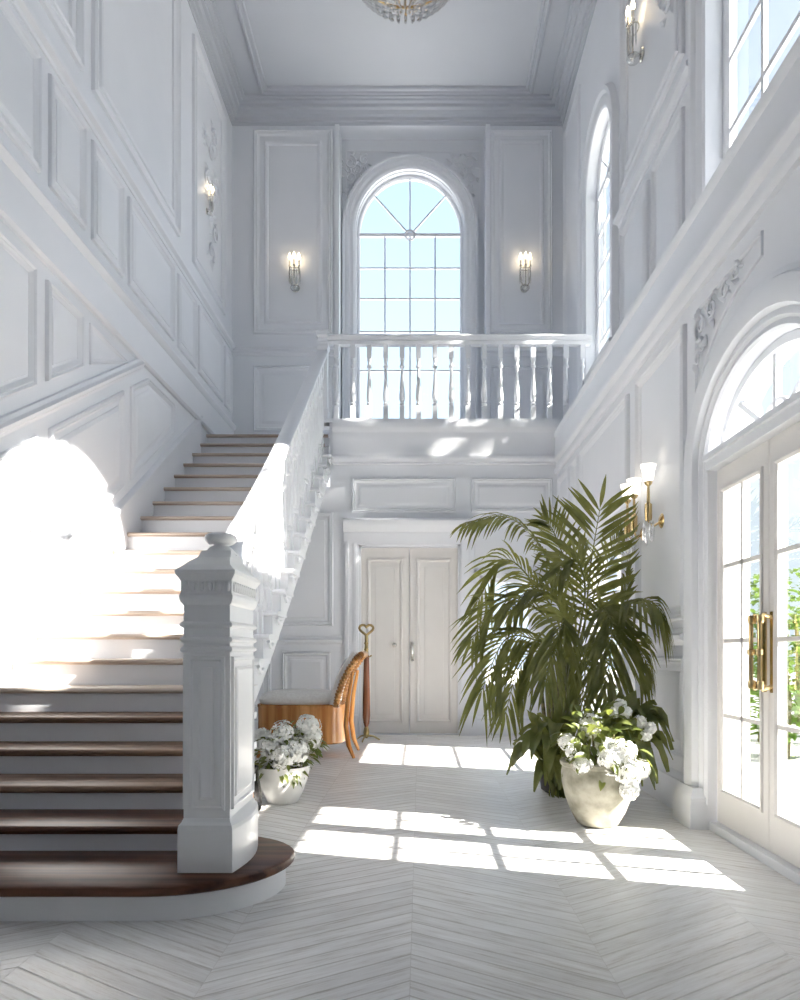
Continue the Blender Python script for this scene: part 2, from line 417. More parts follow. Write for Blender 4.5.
# door_1
d1 = root('door_1', (-.125, YB, 0), 'pale grey panelled double door in the back wall under the balcony', 'door', kind='structure')
mb = MB()
for s, u in ((-1, DX0), (1, DX1)):
    for a, b, w in ((0, .16, .035), (.015, .05, .05), (.11, .15, .055)):
        x0, x1 = sorted((u + s * a, u + s * b)); mb.box((x0, YB - w, 0), (x1, YB, DZ + .02))
    x0, x1 = sorted((u - s * .0, u + s * .19)); mb.box((x0, YB - .075, 0), (x1, YB, .24))
    x0, x1 = sorted((u - s * .03, u + s * .0)); mb.box((x0, YB - .004, 0), (x1, YB + .12, DZ))
mb.box((DX0, YB - .004, DZ - .03), (DX1, YB + .12, DZ)); mb.box((-.155, YB + .095, 0), (-.095, YB + .115, DZ)); mb.box((DX0, YB + .005, -.06), (DX1, YB + .175, .012)); mb.box((DX0, YB + .10, .012), (DX1, YB + .17, .05))
run(mb, P_back, DX0 - .17, DX1 + .17, [(0, DZ), (.04, DZ), (.045, DZ + .10), (.06, DZ + .12), (.06, DZ + .14), (.10, DZ + .18), (.13, DZ + .22), (.14, DZ + .26), (.12, DZ + .29), (0, DZ + .30)])
mb.build('door_frame', 'paint', d1)
for s in (-1, 1):
    xc = -.125; x0, x1 = sorted((xc + s * .004, xc + s * .575))
    mb = MB(); mb.box((x0, YB + .05, .015), (x1, YB + .10, DZ - .035))
    lf = mb.build('door_leaf', 'door', d1)
    def Pd(u, v, w=0): return Vector((u, YB + .05 - w, v))
    q = rect(x0 + .075, .14, x1 - .075, DZ - .16)
    mb = MB(); mould(mb, Pd, q, [(0, 0), (.004, .016), (.02, .020), (.035, .006), (.05, -.012), (.09, -.012), (.10, .004), (.13, .006)], 1, fill=True)
    mb.build('door_panel', 'door', lf)
mb = MB(); mb.cbox((-.09, YB + .045, .98), (.035, .012, .22)); mb.lathe([(.008, 0), (.008, .05)], (-.09, YB - .005, 1.02), 10, ax='y')
mb.tube([(-.09, YB - .01, 1.08), (-.09, YB - .03, 1.04), (-.09, YB - .03, .93), (-.09, YB - .01, .89)], .012, 8)
mb.build('door_handle', 'nickel', d1)
mb = MB(); mb.sphere((-.30, YB - .0, 1.06), .028); mb.lathe([(.012, 0), (.012, .06)], (-.30, YB, 1.06), 10, ax='y'); mb.build('door_knob', 'nickel', d1)
mb = MB(); mb.sphere((DX0 - .10, YB - .085, 2.50), .03); mb.lathe([(.012, 0), (.012, .08)], (DX0 - .10, YB - .085, 2.50), 10, ax='y'); mb.build('casing_knob', 'nickel', d1)

def window(name, P, uc, a, b, sill, sp, vbars, hbars, rays, label, cas, depth=.10, hub=True, mw=.022, fr=.045):
    """frame, muntins and one glass pane per light"""
    n = 24
    w = root(name, P(uc, sill, -depth), label, 'window', kind='structure')
    mb = MB()
    if b > 0:
        prof = [(0, -depth - .03), (0, -depth + .03), (-fr * .6, -depth + .03), (-fr, -depth + .01), (-fr, -depth - .03)]
        casing(mb, P, uc, a, b, sill, sp, prof)
    else:
        for p, q in (((uc - a + fr / 2, sill), (uc - a + fr / 2, sp)), ((uc + a - fr / 2, sill), (uc + a - fr / 2, sp)), ((uc - a, sp - fr / 2), (uc + a, sp - fr / 2))):
            bar(mb, P, p, q, fr, -depth - .03, -depth + .03)
    bar(mb, P, (uc - a, sill + fr / 2), (uc + a, sill + fr / 2), fr, -depth - .03, -depth + .035)
    mb.build('window_frame', 'paint', w)
    if cas:
        mb = MB()
        if b > 0: casing(mb, P, uc, a, b, sill - .02, sp, cas)
        else:
            for o, wd in ((.05, .03), (.10, .05)):
                for p, q in (((uc - a - .05, sill), (uc - a - .05, sp + .1)), ((uc + a + .05, sill), (uc + a + .05, sp + .1)), ((uc - a - .1, sp + .05), (uc + a + .1, sp + .05))):
                    bar(mb, P, p, q, .10 if o == .05 else .04, 0, wd)
        run(mb, P, uc - a - .14, uc + a + .14, [(-depth, sill - .05), (.07, sill - .05), (.085, sill - .03), (.085, sill - .01), (.07, sill), (-depth, sill)])
        mb.build('window_casing', 'paint', w)
    us = [uc - a + fr] + [uc + t for t in vbars] + [uc + a - fr]
    vs = [sill + fr] + list(hbars) + [sp - (fr if b == 0 else 0)]
    mb = MB()
    for t in vbars: bar(mb, P, (uc + t, sill), (uc + t, sp), mw, -depth - .014, -depth + .014)
    for h in hbars: bar(mb, P, (uc - a, h), (uc + a, h), mw, -depth - .012, -depth + .012)
    if b > 0:
        bar(mb, P, (uc - a, sp), (uc + a, sp), mw * 2, -depth - .02, -depth + .022)
        for t in rays:
            bar(mb, P, (uc, sp), (uc + (a - .01) * math.cos(t), sp + (b - .01) * math.sin(t)), mw, -depth - .013, -depth + .013)
        if hub:
            pts = [P(uc + .07 * math.cos(t * PI / 6), sp + .07 * math.sin(t * PI / 6) , -depth + .01) for t in range(12)]
            mb.tube(pts, .018, 6, closed=True)
    if vbars or hbars or rays: mb.build('muntin', 'paint', w)
    for i in range(len(us) - 1):
        for j in range(len(vs) - 1):
            mb = MB().add([P(us[i], vs[j], -depth), P(us[i + 1], vs[j], -depth), P(us[i + 1], vs[j + 1], -depth), P(us[i], vs[j + 1], -depth)], [(0, 1, 2, 3)])
            mb.build('pane', 'glass', w, smooth=False, fix=False)
    if b > 0:
        ang = [0] + sorted(rays) + [PI]
        for t0, t1 in zip(ang[:-1], ang[1:]):
            k = 8; pts = [P(uc, sp, -depth)] + [P(uc + (a - .02) * math.cos(t0 + (t1 - t0) * i / k), sp + (b - .02) * math.sin(t0 + (t1 - t0) * i / k), -depth) for i in range(k + 1)]
            MB().add(pts, [tuple(range(len(pts)))]).build('pane', 'glass', w, smooth=False, fix=False)
    return w
CAS = [(0, -.12), (0, .02), (.02, .035), (.05, .03), (.08, .045), (.12, .04), (.15, .065), (.19, .065), (.205, .03), (.21, 0)]
window('window_4', P_back, 1.03, .30, 0, .55, 1.84, [0], [.98, 1.41], [], 'small paned window in the back wall behind the palm fronds', True, .08)

# ------------------------------------------------------------------ upper back wall: two panelled piers and a window bay
wbu = None
mb = MB()
BX0, BX1 = -1.13, .92
mb.box((XL, YU, 2.9), (BX0, YW + .2, ZC)); mb.box((BX1, YU, 3.2), (XU + .2, YW + .2, ZC)); mb.box((BX0, YU, 8.36), (BX1, YW + .2, ZC))
WC, WA, WS, WSP, WB = -.145, .775, 4.31, 7.04, .86
wall(mb, P_bay, BX0, BX1, 3.2, 8.36, [(WC, WA, WB, WS, WSP)], .2)
wbu = struct(mb.build('wall_back_upper', 'plaster', smooth=False), 'upper back wall with the arched window bay above the balcony', 'wall')
FR2 = FRAME + [(.13, 0), (.135, .02), (.15, .028), (.175, .02), (.185, 0)]
panel(P_bup, rect(-2.33, 5.42, -1.22, 8.27), wbu, FR2, 1.15)
panel(P_bup, rect(.98, 5.42, 1.86, 8.27), wbu, FR2, 1.0)
panel(P_bup, rect(-2.33, 4.05, -1.22, 4.98), wbu, RAISED, 1.0)
panel(P_bup, rect(.98, 4.05, 1.86, 4.98), wbu, RAISED, 1.0)
chair(P_bup, XL, BX0, 5.12, 'chair_rail', wbu, 1.2); chair(P_bup, BX1, XU, 5.12, 'chair_rail', wbu, 1.2)
base(P_bup, XL, BX0, wbu, ZB); base(P_bup, BX1, XU, wbu, ZB); base(P_bay, BX0, BX1, wbu, ZB)
for u0, u1 in ((BX0 - .06, BX0), (BX1, BX1 + .06)):
    mb = MB(); run(mb, P_bup, u0, u1, [(0, 3.66), (.03, 3.66), (.03, 8.34), (0, 8.34)]); mb.build('bay_edge_bead', 'paint', wbu)
def S_bay(k): return k
mb = MB(); casing(mb, P_bay, WC, WA + .01, WB + .01, ZB + .2, WSP, [(0, 0), (.0, .05), (.03, .07), (.07, .065), (.10, .085), (.15, .08), (.16, .10), (.185, .10), (.195, .05), (.20, 0)])
mb.build('arch_molding', 'paint', wbu)
def spiral(P, u, v, r, turns, s, a0, w=.02):
    pts = []
    for i in range(int(14 * turns) + 1):
        t = i / (14 * turns); rr = r * (1 - .85 * t); a = a0 + s * 2 * PI * turns * t
        pts.append(P(u + rr * math.cos(a), v + rr * math.sin(a), w))
    return pts
def carving(name, P, spots, par, rr=random.Random(3)):
    mb = MB()
    for u, v, r, s in spots:
        pts = spiral(P, u, v, r, 1.4, s, rr.uniform(0, 6.28)); n = len(pts)
        mb.tube(pts, [r * .16 * (1 - .6 * i / n) for i in range(n)], 6)
        for k in range(7):                      # acanthus leaves fanning off the scroll
            a = rr.uniform(0, 6.28); L = r * rr.uniform(.7, 1.2)
            c = Vector((u + math.cos(a) * r * .9, v + math.sin(a) * r * .9)); d = Vector((math.cos(a + .5 * s), math.sin(a + .5 * s))); m = Vector((-d.y, d.x))
            p = [c, c + d * L * .5 + m * L * .2, c + d * L, c + d * L * .5 - m * L * .2]
            mb.add([P(*p[0], .004), P(*p[1], .008), P(*p[2], .006), P(*p[3], .008), P(*(c + d * L * .5), .03)], [(0, 1, 4), (1, 2, 4), (2, 3, 4), (3, 0, 4)])
    return mb.build(name, 'paint', par, fix=False)
for s in (-1, 1):
    sp = [(WC + s * (.86 + dx), v, r, s * g) for dx, v, r, g in ((0, 8.02, .10, 1), (-.20, 8.06, .08, -1), (.0, 7.80, .09, -1), (-.10, 7.92, .07, 1), (.03, 7.62, .06, 1))]
    carving('carved_spandrel', P_bay, sp, wbu)
mb = MB(); bar(mb, P_bay, (BX0 + .06, 7.2), (BX0 + .06, 8.2), .02, 0, .015); bar(mb, P_bay, (BX1 - .06, 7.2), (BX1 - .06, 8.2), .02, 0, .015); bar(mb, P_bay, (BX0 + .07, 8.19), (BX1 - .07, 8.19), .02, 0, .015); mb.build('spandrel_bead', 'paint', wbu)
hb = [1 + (650 - y) * (YW + .1) / F for y in (371, 332, 299, 268.5)]
window('window_1', P_bay, WC, WA, WB, WS, WSP, [-.365, 0, .365], hb, [PI / 4, PI / 2, 3 * PI / 4], 'arched window with fan top in the back wall above the balcony', None, .10)

# ------------------------------------------------------------------ right wall, lower
DC, DA, DB, DSP = 3.31, .585, .42, 2.03           # french doors: centre, half width, fan rise, transom height
mb = MB()
wall(mb, P_right, YF, YB + .18, -.06, 3.50, [(DC, DA, DB, -.06, DSP), (6.2, .68, 0, .30, 1.90)], .20)
wr = struct(mb.build('wall_right', 'plaster', smooth=False), 'lower white panelled wall holding the glass doors', 'wall')
mb = MB(); run(mb, P_right, YF, YB, [(0, 3.07), (.03, 3.07), (.045, 3.09), (.045, 3.12), (.02, 3.14), (.025, 3.18), (.06, 3.21), (.065, 3.24), (.05, 3.27), (.045, 3.47), (.06, 3.49), (.06, 3.53), (0, 3.53)])
mb.box((XR, YF, 3.42), (XU + .2, YB + .2, 3.53))
struct(mb.build('trim_2', 'paint'), 'broad white belt course along the right wall at balcony height', 'trim')
struct(base(P_right, YF, DC - DA - .27, None, h=.24, name='baseboard_right'), 'white baseboard on the near side of the glass doors', 'baseboard')
struct(base(P_right, DC + DA + .27, YB, None, h=.24, name='baseboard_right'), 'white baseboard along the right wall behind the plants', 'baseboard')
y0 = DC + DA + .33
TALL = FRAME + [(.10, 0), (.105, .012), (.12, .012)]
for a, b in ((y0 + .02, 5.18), (7.1, 7.42), (7.55, 8.12)): panel(P_right, rect(a, 1.18, b, 2.98), wr, TALL, .9)
panel(P_right, rect(5.40, 2.12, 7.0, 2.98), wr, TALL, .9)
for a, b in ((y0 + .02, 5.18), (7.1, 8.12)): panel(P_right, rect(a, .34, b, .96), wr, RAISED, .85)
chair(P_right, y0, 5.40, 1.03, 'chair_rail', wr); chair(P_right, 7.0, YB, 1.03, 'chair_rail', wr)
panel(P_right, rect(1.0, 1.18, DC - DA - .36, 2.98), wr, TALL, .9)
carving('carved_spandrel', P_right, [(4.0, 2.85, .085, 1), (3.84, 2.88, .06, -1), (4.03, 2.68, .05, -1), (3.68, 2.90, .045, 1), (3.55, 2.92, .035, -1)], wr)
mb = MB(); mould(mb, P_right, [(4.10, 2.46), (4.10, 2.98), (3.30, 2.98), (3.30, 2.86), (3.55, 2.83), (3.75, 2.76), (3.93, 2.64)], [(0, 0), (.003, .012), (.014, .014), (.02, 0)]); mb.build('spandrel_bead', 'paint', wr)
# door_2 : arched french doors
d2 = root('door_2', (XR, DC, 0), 'pair of white glazed french doors under an arched fanlight', 'door', kind='structure')
mb = MB()
casing(mb, P_right, DC, DA, DB, 0, DSP, [(0, -.16), (0, .02), (.015, .035), (.04, .03), (.055, .045), (.085, .04), (.10, .07), (.16, .085), (.21, .075), (.225, .05), (.25, .045), (.26, 0)])
for s in (-1, 1):
    a, b = sorted((DC + s * (DA - .0), DC + s * (DA + .28)))
    c = (a + b) / 2
    rs = []
    for h, z in ((.14, 0), (.14, .13), (.132, .15), (.137, .17), (.12, .20), (.11, .225)):
        rs.append([(XR - .115 * h / .14, c - h, z), (XR - .115 * h / .14, c + h, z), (XR, c + h, z), (XR, c - h, z)])
    mb.rings(rs)
mb.box((XR - .01, DC - DA, 0), (XR + .10, DC + DA, .045))
bar(mb, P_right, (DC - DA, DSP), (DC + DA, DSP), .07, -.10, .03)
bar(mb, P_right, (DC - DA, DSP + .03), (DC + DA, DSP + .03), .03, -.10, .05)
mb.build('door_frame', 'paint', d2)
mb = MB(); wf = -.07
casing(mb, P_right, DC, DA, DB, DSP, DSP, [(0, wf - .03), (0, wf + .03), (-.04, wf + .03), (-.05, wf), (-.05, wf - .03)])
for t in (PI / 4, PI / 2, 3 * PI / 4):
    bar(mb, P_right, (DC, DSP), (DC + (DA - .01) * math.cos(t), DSP + (DB - .01) * math.sin(t)), .028, wf - .015, wf + .015)
mb.tube([P_right(DC + .15 * math.cos(t * PI / 12), DSP + .15 * math.sin(t * PI / 12), wf) for t in range(13)], .014, 6)
mb.sphere(P_right(DC, DSP + .05, wf + .02), .03)
fan = mb.build('fanlight', 'paint', d2)
for q in range(4):
    t0 = q * PI / 4; k = 6
    pts = [P_right(DC, DSP, wf)] + [P_right(DC + (DA - .02) * math.cos(t0 + PI / 4 * i / k), DSP + (DB - .02) * math.sin(t0 + PI / 4 * i / k), wf) for i in range(k + 1)]
    MB().add(pts, [tuple(range(len(pts)))]).build('pane', 'glass', fan, smooth=False, fix=False)
for s in (-1, 1):
    a, b = sorted((DC + s * .003, DC + s * (DA - .01)))
    x0, x1 = XR + .03, XR + .075
    g0, g1, h0, h1 = a + .075, b - .075, .24, 1.86
    mb = MB()
    for p, q in (((a, .05), (b, h0)), ((a, h1), (b, DSP - .01)), ((a, h0), (g0, h1)), ((g1, h0), (b, h1))):
        mb.box((x0, p[0], p[1]), (x1, q[0], q[1]))
    def Pl(u, v, w=0): return Vector((x0 - w, u, v))
    mould(mb, Pl, rect(g0 - .025, h0 - .025, g1 + .025, h1 + .025), [(0, 0), (.004, .010), (.015, .012), (.025, 0)])
    leaf = mb.build('door_leaf', 'door', d2, smooth=False)
    mb = MB(); um = (g0 + g1) / 2; hs = [h0 + (h1 - h0) * i / 4 for i in range(5)]
    mb.box((x0 + .004, um - .011, h0), (x1 - .004, um + .011, h1))
    for h in hs[1:-1]: mb.box((x0 + .004, g0, h - .011), (x1 - .004, g1, h + .011))
    mb.build('muntin', 'door', leaf, smooth=False)
    for ua, ub in ((g0, um), (um, g1)):
        for i in range(4):
            MB().add([((x0 + x1) / 2, ua, hs[i]), ((x0 + x1) / 2, ub, hs[i]), ((x0 + x1) / 2, ub, hs[i + 1]), ((x0 + x1) / 2, ua, hs[i + 1])], [(0, 1, 2, 3)]).build('pane', 'glass', leaf, smooth=False, fix=False)
    yh = DC + s * .042
    mb = MB(); mb.box((x0 - .006, yh - .022, .80), (x0, yh + .022, 1.18))
    mb.tube([(x0, yh, 1.15), (x0 - .05, yh, 1.165), (x0 - .065, yh, 1.13), (x0 - .065, yh, .85), (x0 - .05, yh, .815), (x0, yh, .83)], .011, 8)
    mb.lathe([(.0, -.02), (.018, -.012), (.018, .012), (0, .02)], (x0 - .065, yh, .99), 10)
    mb.lathe([(.017, -.02), (.02, 0), (.017, .02)], (x0 - .06, yh, .835), 10); mb.lathe([(.017, -.02), (.02, 0), (.017, .02)], (x0 - .06, yh, 1.145), 10)
    mb.build('pull_handle', 'brass', leaf)
window('added_window', P_right, 6.2, .68, 0, .30, 1.90, [-.22, .22], [.70, 1.10, 1.50], [], 'paned window added in the right wall behind the tall palm to let sun in', True, .08)  # added opening, hidden by the palm; brings sun to the far floor and fronds

# ------------------------------------------------------------------ right wall, upper
W2 = (7.80, .55, .55, 4.18, 6.35); W3 = (3.84, 1.02, .76, 4.06, 5.66)
mb = MB(); wall(mb, P_rup, YF, YW + .2, 3.50, ZC, [W2, W3], .20)
wru = struct(mb.build('wall_right_upper', 'plaster', smooth=False), 'upper white wall with tall arched windows above the glass doors', 'wall')
window('window_2', P_rup, *W2, [-.275, 0, .275], [4.18 + .43 * i for i in range(1, 5)], [PI / 4, PI / 2, 3 * PI / 4], 'narrow arched window high on the right wall next to the balcony', CAS, .13)
window('window_3', P_rup, *W3, [-.49, 0, .49], [4.06 + .49 * i for i in range(1, 3)], [PI / 4, PI / 2, 3 * PI / 4], 'large arched window high on the right wall nearest the viewer', CAS, .13, mw=.035, fr=.06)
chair(P_rup, W3[0] + W3[1] + .24, W2[0] - W2[1] - .24, 5.22, 'chair_rail', wru, 1.2)
panel(P_rup, rect(5.28, 5.50, 6.90, 8.05), wru, FR2, 1.0)
panel(P_rup, rect(5.28, 4.10, 5.98, 5.10), wru, RAISED, .9); panel(P_rup, rect(6.10, 4.10, 6.90, 5.10), wru, RAISED, .9)
panel(P_rup, rect(8.72, 4.10, 9.62, 8.05), wru, TALL, .9)
carving('carved_relief', P_rup, [(5.62 + dx, 6.2 + dz, r, s) for dx, dz, r, s in ((0, 0, .10, 1), (.12, .25, .10, -1), (0, .5, .12, 1), (.12, .78, .10, -1), (0, 1.02, .10, 1), (.1, 1.25, .09, -1))], wru)
carving('carved_relief', P_left, [(8.78 + dx, 6.0 + dz, r, s) for dx, dz, r, s in ((0, 0, .12, 1), (.14, .3, .12, -1), (0, .6, .14, 1), (.16, .92, .13, -1), (0, 1.22, .12, 1), (.12, 1.5, .11, -1), (-.16, .8, .1, 1), (-.2, 1.25, .1, -1))], wl)

# ------------------------------------------------------------------ balcony floor
mb = MB(); mb.box((-1.06, YB - .06, 3.26), (XU, YW, ZB)); mb.box((XL, 8.63, 3.26), (-1.06, YW, ZB)); 
struct(mb.build('floor_upper', 'paint', smooth=False), 'white balcony floor reached by the stairs', 'floor')
mb = MB()
def Pf(u, v, w=0): return Vector((u, YB - .06 - w, v))
run(mb, Pf, -1.02, XR + .05, [(0, 3.20), (.02, 3.20), (.05, 3.225), (.05, 3.25), (.03, 3.275), (.02, 3.30), (.02, 3.53), (.03, 3.55), (.055, 3.575), (.06, 3.60), (.06, 3.655), (0, 3.655)])
mb.box((-1.02, YB - .07, 3.18), (XR, YB + .05, 3.26))
struct(mb.build('trim_3', 'paint'), 'moulded white fascia along the balcony edge', 'trim')

# ------------------------------------------------------------------ staircase
st = root('staircase', (-1.8, 2.6, 0), 'white staircase with dark wooden treads, turned balusters and carved newel', 'staircase')
def xrail(y):
    t = min(1, max(0, (y - 3.0) / 1.5)); t = t * t * (3 - 2 * t); return -.90 + (-1.14 + .90) * t
def xedge(y): return xrail(y) + .085
TT = .036
XW = XL + .002
for j in range(1, 21):
    y, z = STEPS_Y[j], STEPS_Z[j]; yn = (STEPS_Y[j + 1] if j < 20 else 8.66) + .035
    def prof(x):
        arc = [(y + TT / 2 - TT / 2 * math.sin(a), z - TT / 2 + TT / 2 * math.cos(a)) for a in [PI * i / 6 for i in range(7)]]
        return [(x, p, q) for p, q in arc] + [(x, yn, z - TT), (x, yn, z)]
    xe = xedge(y + .1)
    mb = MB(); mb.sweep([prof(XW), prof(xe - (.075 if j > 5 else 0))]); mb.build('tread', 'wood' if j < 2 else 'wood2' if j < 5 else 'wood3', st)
    mb = MB(); mb.sweep([prof(xe - (.075 if j > 5 else 0)), prof(xe + (.03 if j > 5 else .006))])
    if j > 5: mb.tube([(xe + .015, y + .05, z - .05), (xe + .015, y + .12, z - .09), (xe + .015, y + .2, z - .07)], .014, 6)
    mb.build('nosing_return', 'paint', st)
    mb = MB(); mb.box((XW, y + .03, STEPS_Z[j - 1] - .01), (xe - .03, y + .05, z - TT)); mb.build('riser', 'paint', st, smooth=False)
# curved bottom step
def bull(ins, cx=-1.02, cy=2.97, ax=.487, ay=.43, back=.33):
    pts = [(XW, cy - ay + ins)]
    for i in range(25):
        a = -PI / 2 + PI * i / 24
        yy = (ay if a < 0 else back) - ins
        pts.append((cx + (ax - ins) * math.cos(a), cy + yy * math.sin(a)))
    pts.append((XW, cy + back - ins)); return pts
Z1 = STEPS_Z[0]
rs = []
for ins, z in ((.014, Z1 - .042), (.004, Z1 - .036), (0, Z1 - .022), (.004, Z1 - .007), (.014, Z1)):
    rs.append([(p[0], p[1], z) for p in bull(ins)])
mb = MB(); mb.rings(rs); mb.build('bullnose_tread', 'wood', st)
mb = MB(); mb.rings([[(p[0], p[1], z) for p in bull(.04)] for z in (0, Z1 - .04)]); mb.build('bullnose_riser', 'gloss', st)
# cut string on the open side and sloping soffit
mb = MB()
yy = [3.15 + i * (8.24 - 3.15) / 34 for i in range(35)]
def zbot(y): return max(.0, znose(y) - (.30 + .02 * (y - 3.1)))
for j in range(1, 20):
    y0_, y1_ = max(3.02, STEPS_Y[j] + .036), STEPS_Y[j + 1] + .036
    if j == 19: y1_ = 8.24
    if y1_ <= y0_: continue
    zt = STEPS_Z[j] - .005
    lo = [(xedge(y0_) - .045, y0_, zbot(y0_)), (xedge(y1_) - .045, y1_, zbot(y1_)), (xedge(y1_) - .045, y1_, zt), (xedge(y0_) - .045, y0_, zt)]
    hi = [(p[0] + .03, p[1], p[2]) for p in lo]; mb.hexa(lo, hi)
mb.build('stringer', 'paint', st, smooth=False)
mb = MB(); secs = []
for y in yy: secs.append([(xedge(y) - .05, y, zbot(y) + .03), (xedge(y) - .05, y, zbot(y) + .01), (XL + .03, y, zbot(y) + .01), (XL + .03, y, zbot(y) + .03)])
mb.sweep(secs); mb.build('soffit', 'plaster', st, smooth=False)
# handrail
def rail_off(y):
    if y < 4.4: return 1.0 - .14 * (y - 3.0) / 1.4
    return .86 + .27 * (y - 4.4) / 3.9
def zrail(y): return znose(y) + rail_off(y)
RP = [(-.045, -.085), (-.05, -.06), (-.035, -.045), (-.06, -.03), (-.065, -.012), (-.05, .0), (-.02, .008), (.02, .008), (.05, 0), (.065, -.012), (.06, -.03), (.035, -.045), (.05, -.06), (.045, -.085)]
mb = MB(); secs = []
ry = [3.08 + (8.18 - 3.08) * i / 40 for i in range(41)]
rz = [zrail(y) for y in ry]
for _ in range(6): rz = [rz[0]] + [(rz[i - 1] + 2 * rz[i] + rz[i + 1]) / 4 for i in range(1, 40)] + [rz[-1]]
for y, z in zip(ry, rz): secs.append([(xrail(y) + a, y, z + b) for a, b in RP])
mb.sweep(secs); mb.build('handrail', 'paint', st)
def railz(y):
    i = min(39, max(0, int((y - 3.08) / (8.18 - 3.08) * 40))); t = (y - ry[i]) / (ry[i + 1] - ry[i]); return rz[i] * (1 - t) + rz[i + 1] * t
def baluster_mb(h=1.0):
    m = MB(); q = .028
    m.sqstack([(q, 0), (q, .17), (q * .8, .185)]); m.sqstack([(q * .8, .805), (q, .82), (q, 1.0)])
    m.lathe([(.020, .185), (.030, .20), (.030, .215), (.020, .23), (.026, .245), (.032, .27), (.034, .30), (.031, .36), (.024, .47), (.018, .58), (.0155, .66), (.016, .68), (.027, .69), (.030, .705), (.026, .72), (.018, .735), (.020, .77), (.026, .79), (.022, .806)], seg=12)
    return m
bal = baluster_mb().build('baluster', 'paint', None); bal_mesh = bal.data; COL.objects.unlink(bal); bpy.data.objects.remove(bal)
def baluster(par, x, y, z0, z1):
    o = bpy.data.objects.new('baluster', bal_mesh); COL.objects.link(o); o.parent = par
    o.location = Vector((x, y, z0)) - par.location; o.scale = (1, 1, z1 - z0); return o
for j in range(1, 20):
    for dy in (.055, .20):
        y = STEPS_Y[j] + dy
        if y < 3.2 or y > 8.12: continue
        baluster(st, xrail(y), y, STEPS_Z[j], railz(y) - .07)
# carved newel on the bottom step
NX, NY, NW, ND = -.83, 2.915, .090, .190          # half width and half depth of the shaft
def bulged(hx, hy, z, bul):
    arc = [(NX + hx + bul * math.sin(PI * i / 10), NY - hy + 2 * hy * i / 10, Z1 + z) for i in range(11)]
    return [(NX - hx, NY - hy, Z1 + z)] + arc + [(NX - hx, NY + hy, Z1 + z)]
mb = MB(); mb.rings([bulged(a, b, z, c) for a, b, z, c in ((.106, .215, 0, .03), (.106, .215, .165, .03), (.103, .212, .182, .03), (.095, .203, .192, .02), (.090, .195, .205, 0))])
nw = mb.build('newel_post', 'gloss', st, smooth=False)
mb = MB(); mb.sqstack([(NW, ND, .19), (NW, ND, 1.045)], (NX, NY, Z1))
def Pn(side):
    def f(u, v, w=0):
        return {'f': Vector((NX + u, NY - ND - w, Z1 + v)), 'b': Vector((NX - u, NY + ND + w, Z1 + v)), 'r': Vector((NX + NW + w, NY + u, Z1 + v)), 'l': Vector((NX - NW - w, NY - u, Z1 + v))}[side]
    return f
for sd in 'fbrl':
    h = (NW if sd in 'fb' else ND) - .018
    mould(mb, Pn(sd), rect(-h, .235, h, .835), [(0, 0), (.002, .010), (.012, .012), (.018, .004), (.030, .004), (.042, .0), (.046, .010), (.055, .014)], 1, fill=True)
mb.build('newel_shaft', 'gloss', nw, smooth=False)
def stack(*rows):
    m = MB(); m.sqstack([(NW + e, ND + e, z) for e, z in rows], (NX, NY, Z1)); return m
for z in (.862, .90, .958):
    stack((0, z - .012), (.011, z - .006), (.013, z), (.010, z + .008), (0, z + .014)).build('newel_collar', 'gloss', nw, smooth=False)
mb = stack((0, 1.035), (.008, 1.045), (.014, 1.06), (.014, 1.072), (.009, 1.08), (.009, 1.132), (.016, 1.142), (.026, 1.156), (.026, 1.170), (.012, 1.180))
mb.sqstack([(NW + .012, ND + .012, 1.180), (NW - .002, ND - .01, 1.196), (NW - .010, ND - .04, 1.212), (NW - .016, ND - .06, 1.220), (.066, .09, 1.236), (.062, .07, 1.256), (.058, .062, 1.266)], (NX, NY, Z1))
for sd, h, n_ in (('f', .085, 6), ('r', .17, 11), ('l', .17, 11)):
    P_ = Pn(sd)
    for i in range(n_):                           # egg-and-dart frieze
        u = -h + 2 * h * i / (n_ - 1); mb.sphere(P_(u, 1.106, .009), (.010, .010, .020), 8, 6)
        if i < n_ - 1: u2 = u + h / (n_ - 1); mb.tube([P_(u2 - .004, 1.088, .010), P_(u2, 1.126, .014)], .004, 5)
mb.build('newel_cap', 'gloss', nw, smooth=False)
mb = MB(); mb.lathe([(.066, 1.255), (.060, 1.268), (.045, 1.285), (.032, 1.292), (.034, 1.296), (.050, 1.300), (.064, 1.312), (.067, 1.322), (.063, 1.334), (.05, 1.342), (.03, 1.346), (.0, 1.347)], (NX, NY, Z1), 24)
mb.build('newel_finial', 'gloss', nw)

# ------------------------------------------------------------------ balcony railing
rb = root('balcony_railing', (.4, 8.22, ZB), 'white balcony railing with turned balusters in front of the arched window', 'railing')
mb = MB(); zt = 4.69
mb.sweep([[(x, 8.22 + a * .9, zt + b * 1.35) for a, b in RP] for x in (-1.08, XU)]); mb.build('top_rail', 'paint', rb)
mb = MB(); mb.box((-1.10, 8.16, ZB), (XU, 8.28, ZB + .035)); mb.box((-1.10, 8.18, ZB + .035), (XU, 8.26, ZB + .05)); mb.build('bottom_rail', 'paint', rb, smooth=False)
for i in range(16): baluster(rb, -.98 + .1925 * i, 8.22, ZB + .045, zt - .10)
mb = MB(); mb.sqstack([(.065, 0), (.065, .16), (.055, .18), (.055, .86), (.07, .90), (.07, .93), (.055, .96), (.055, 1.0), (.075, 1.03), (.075, 1.07), (.03, 1.10)], (-1.14, 8.24, ZB)); mb.build('corner_post', 'paint', rb, smooth=False)

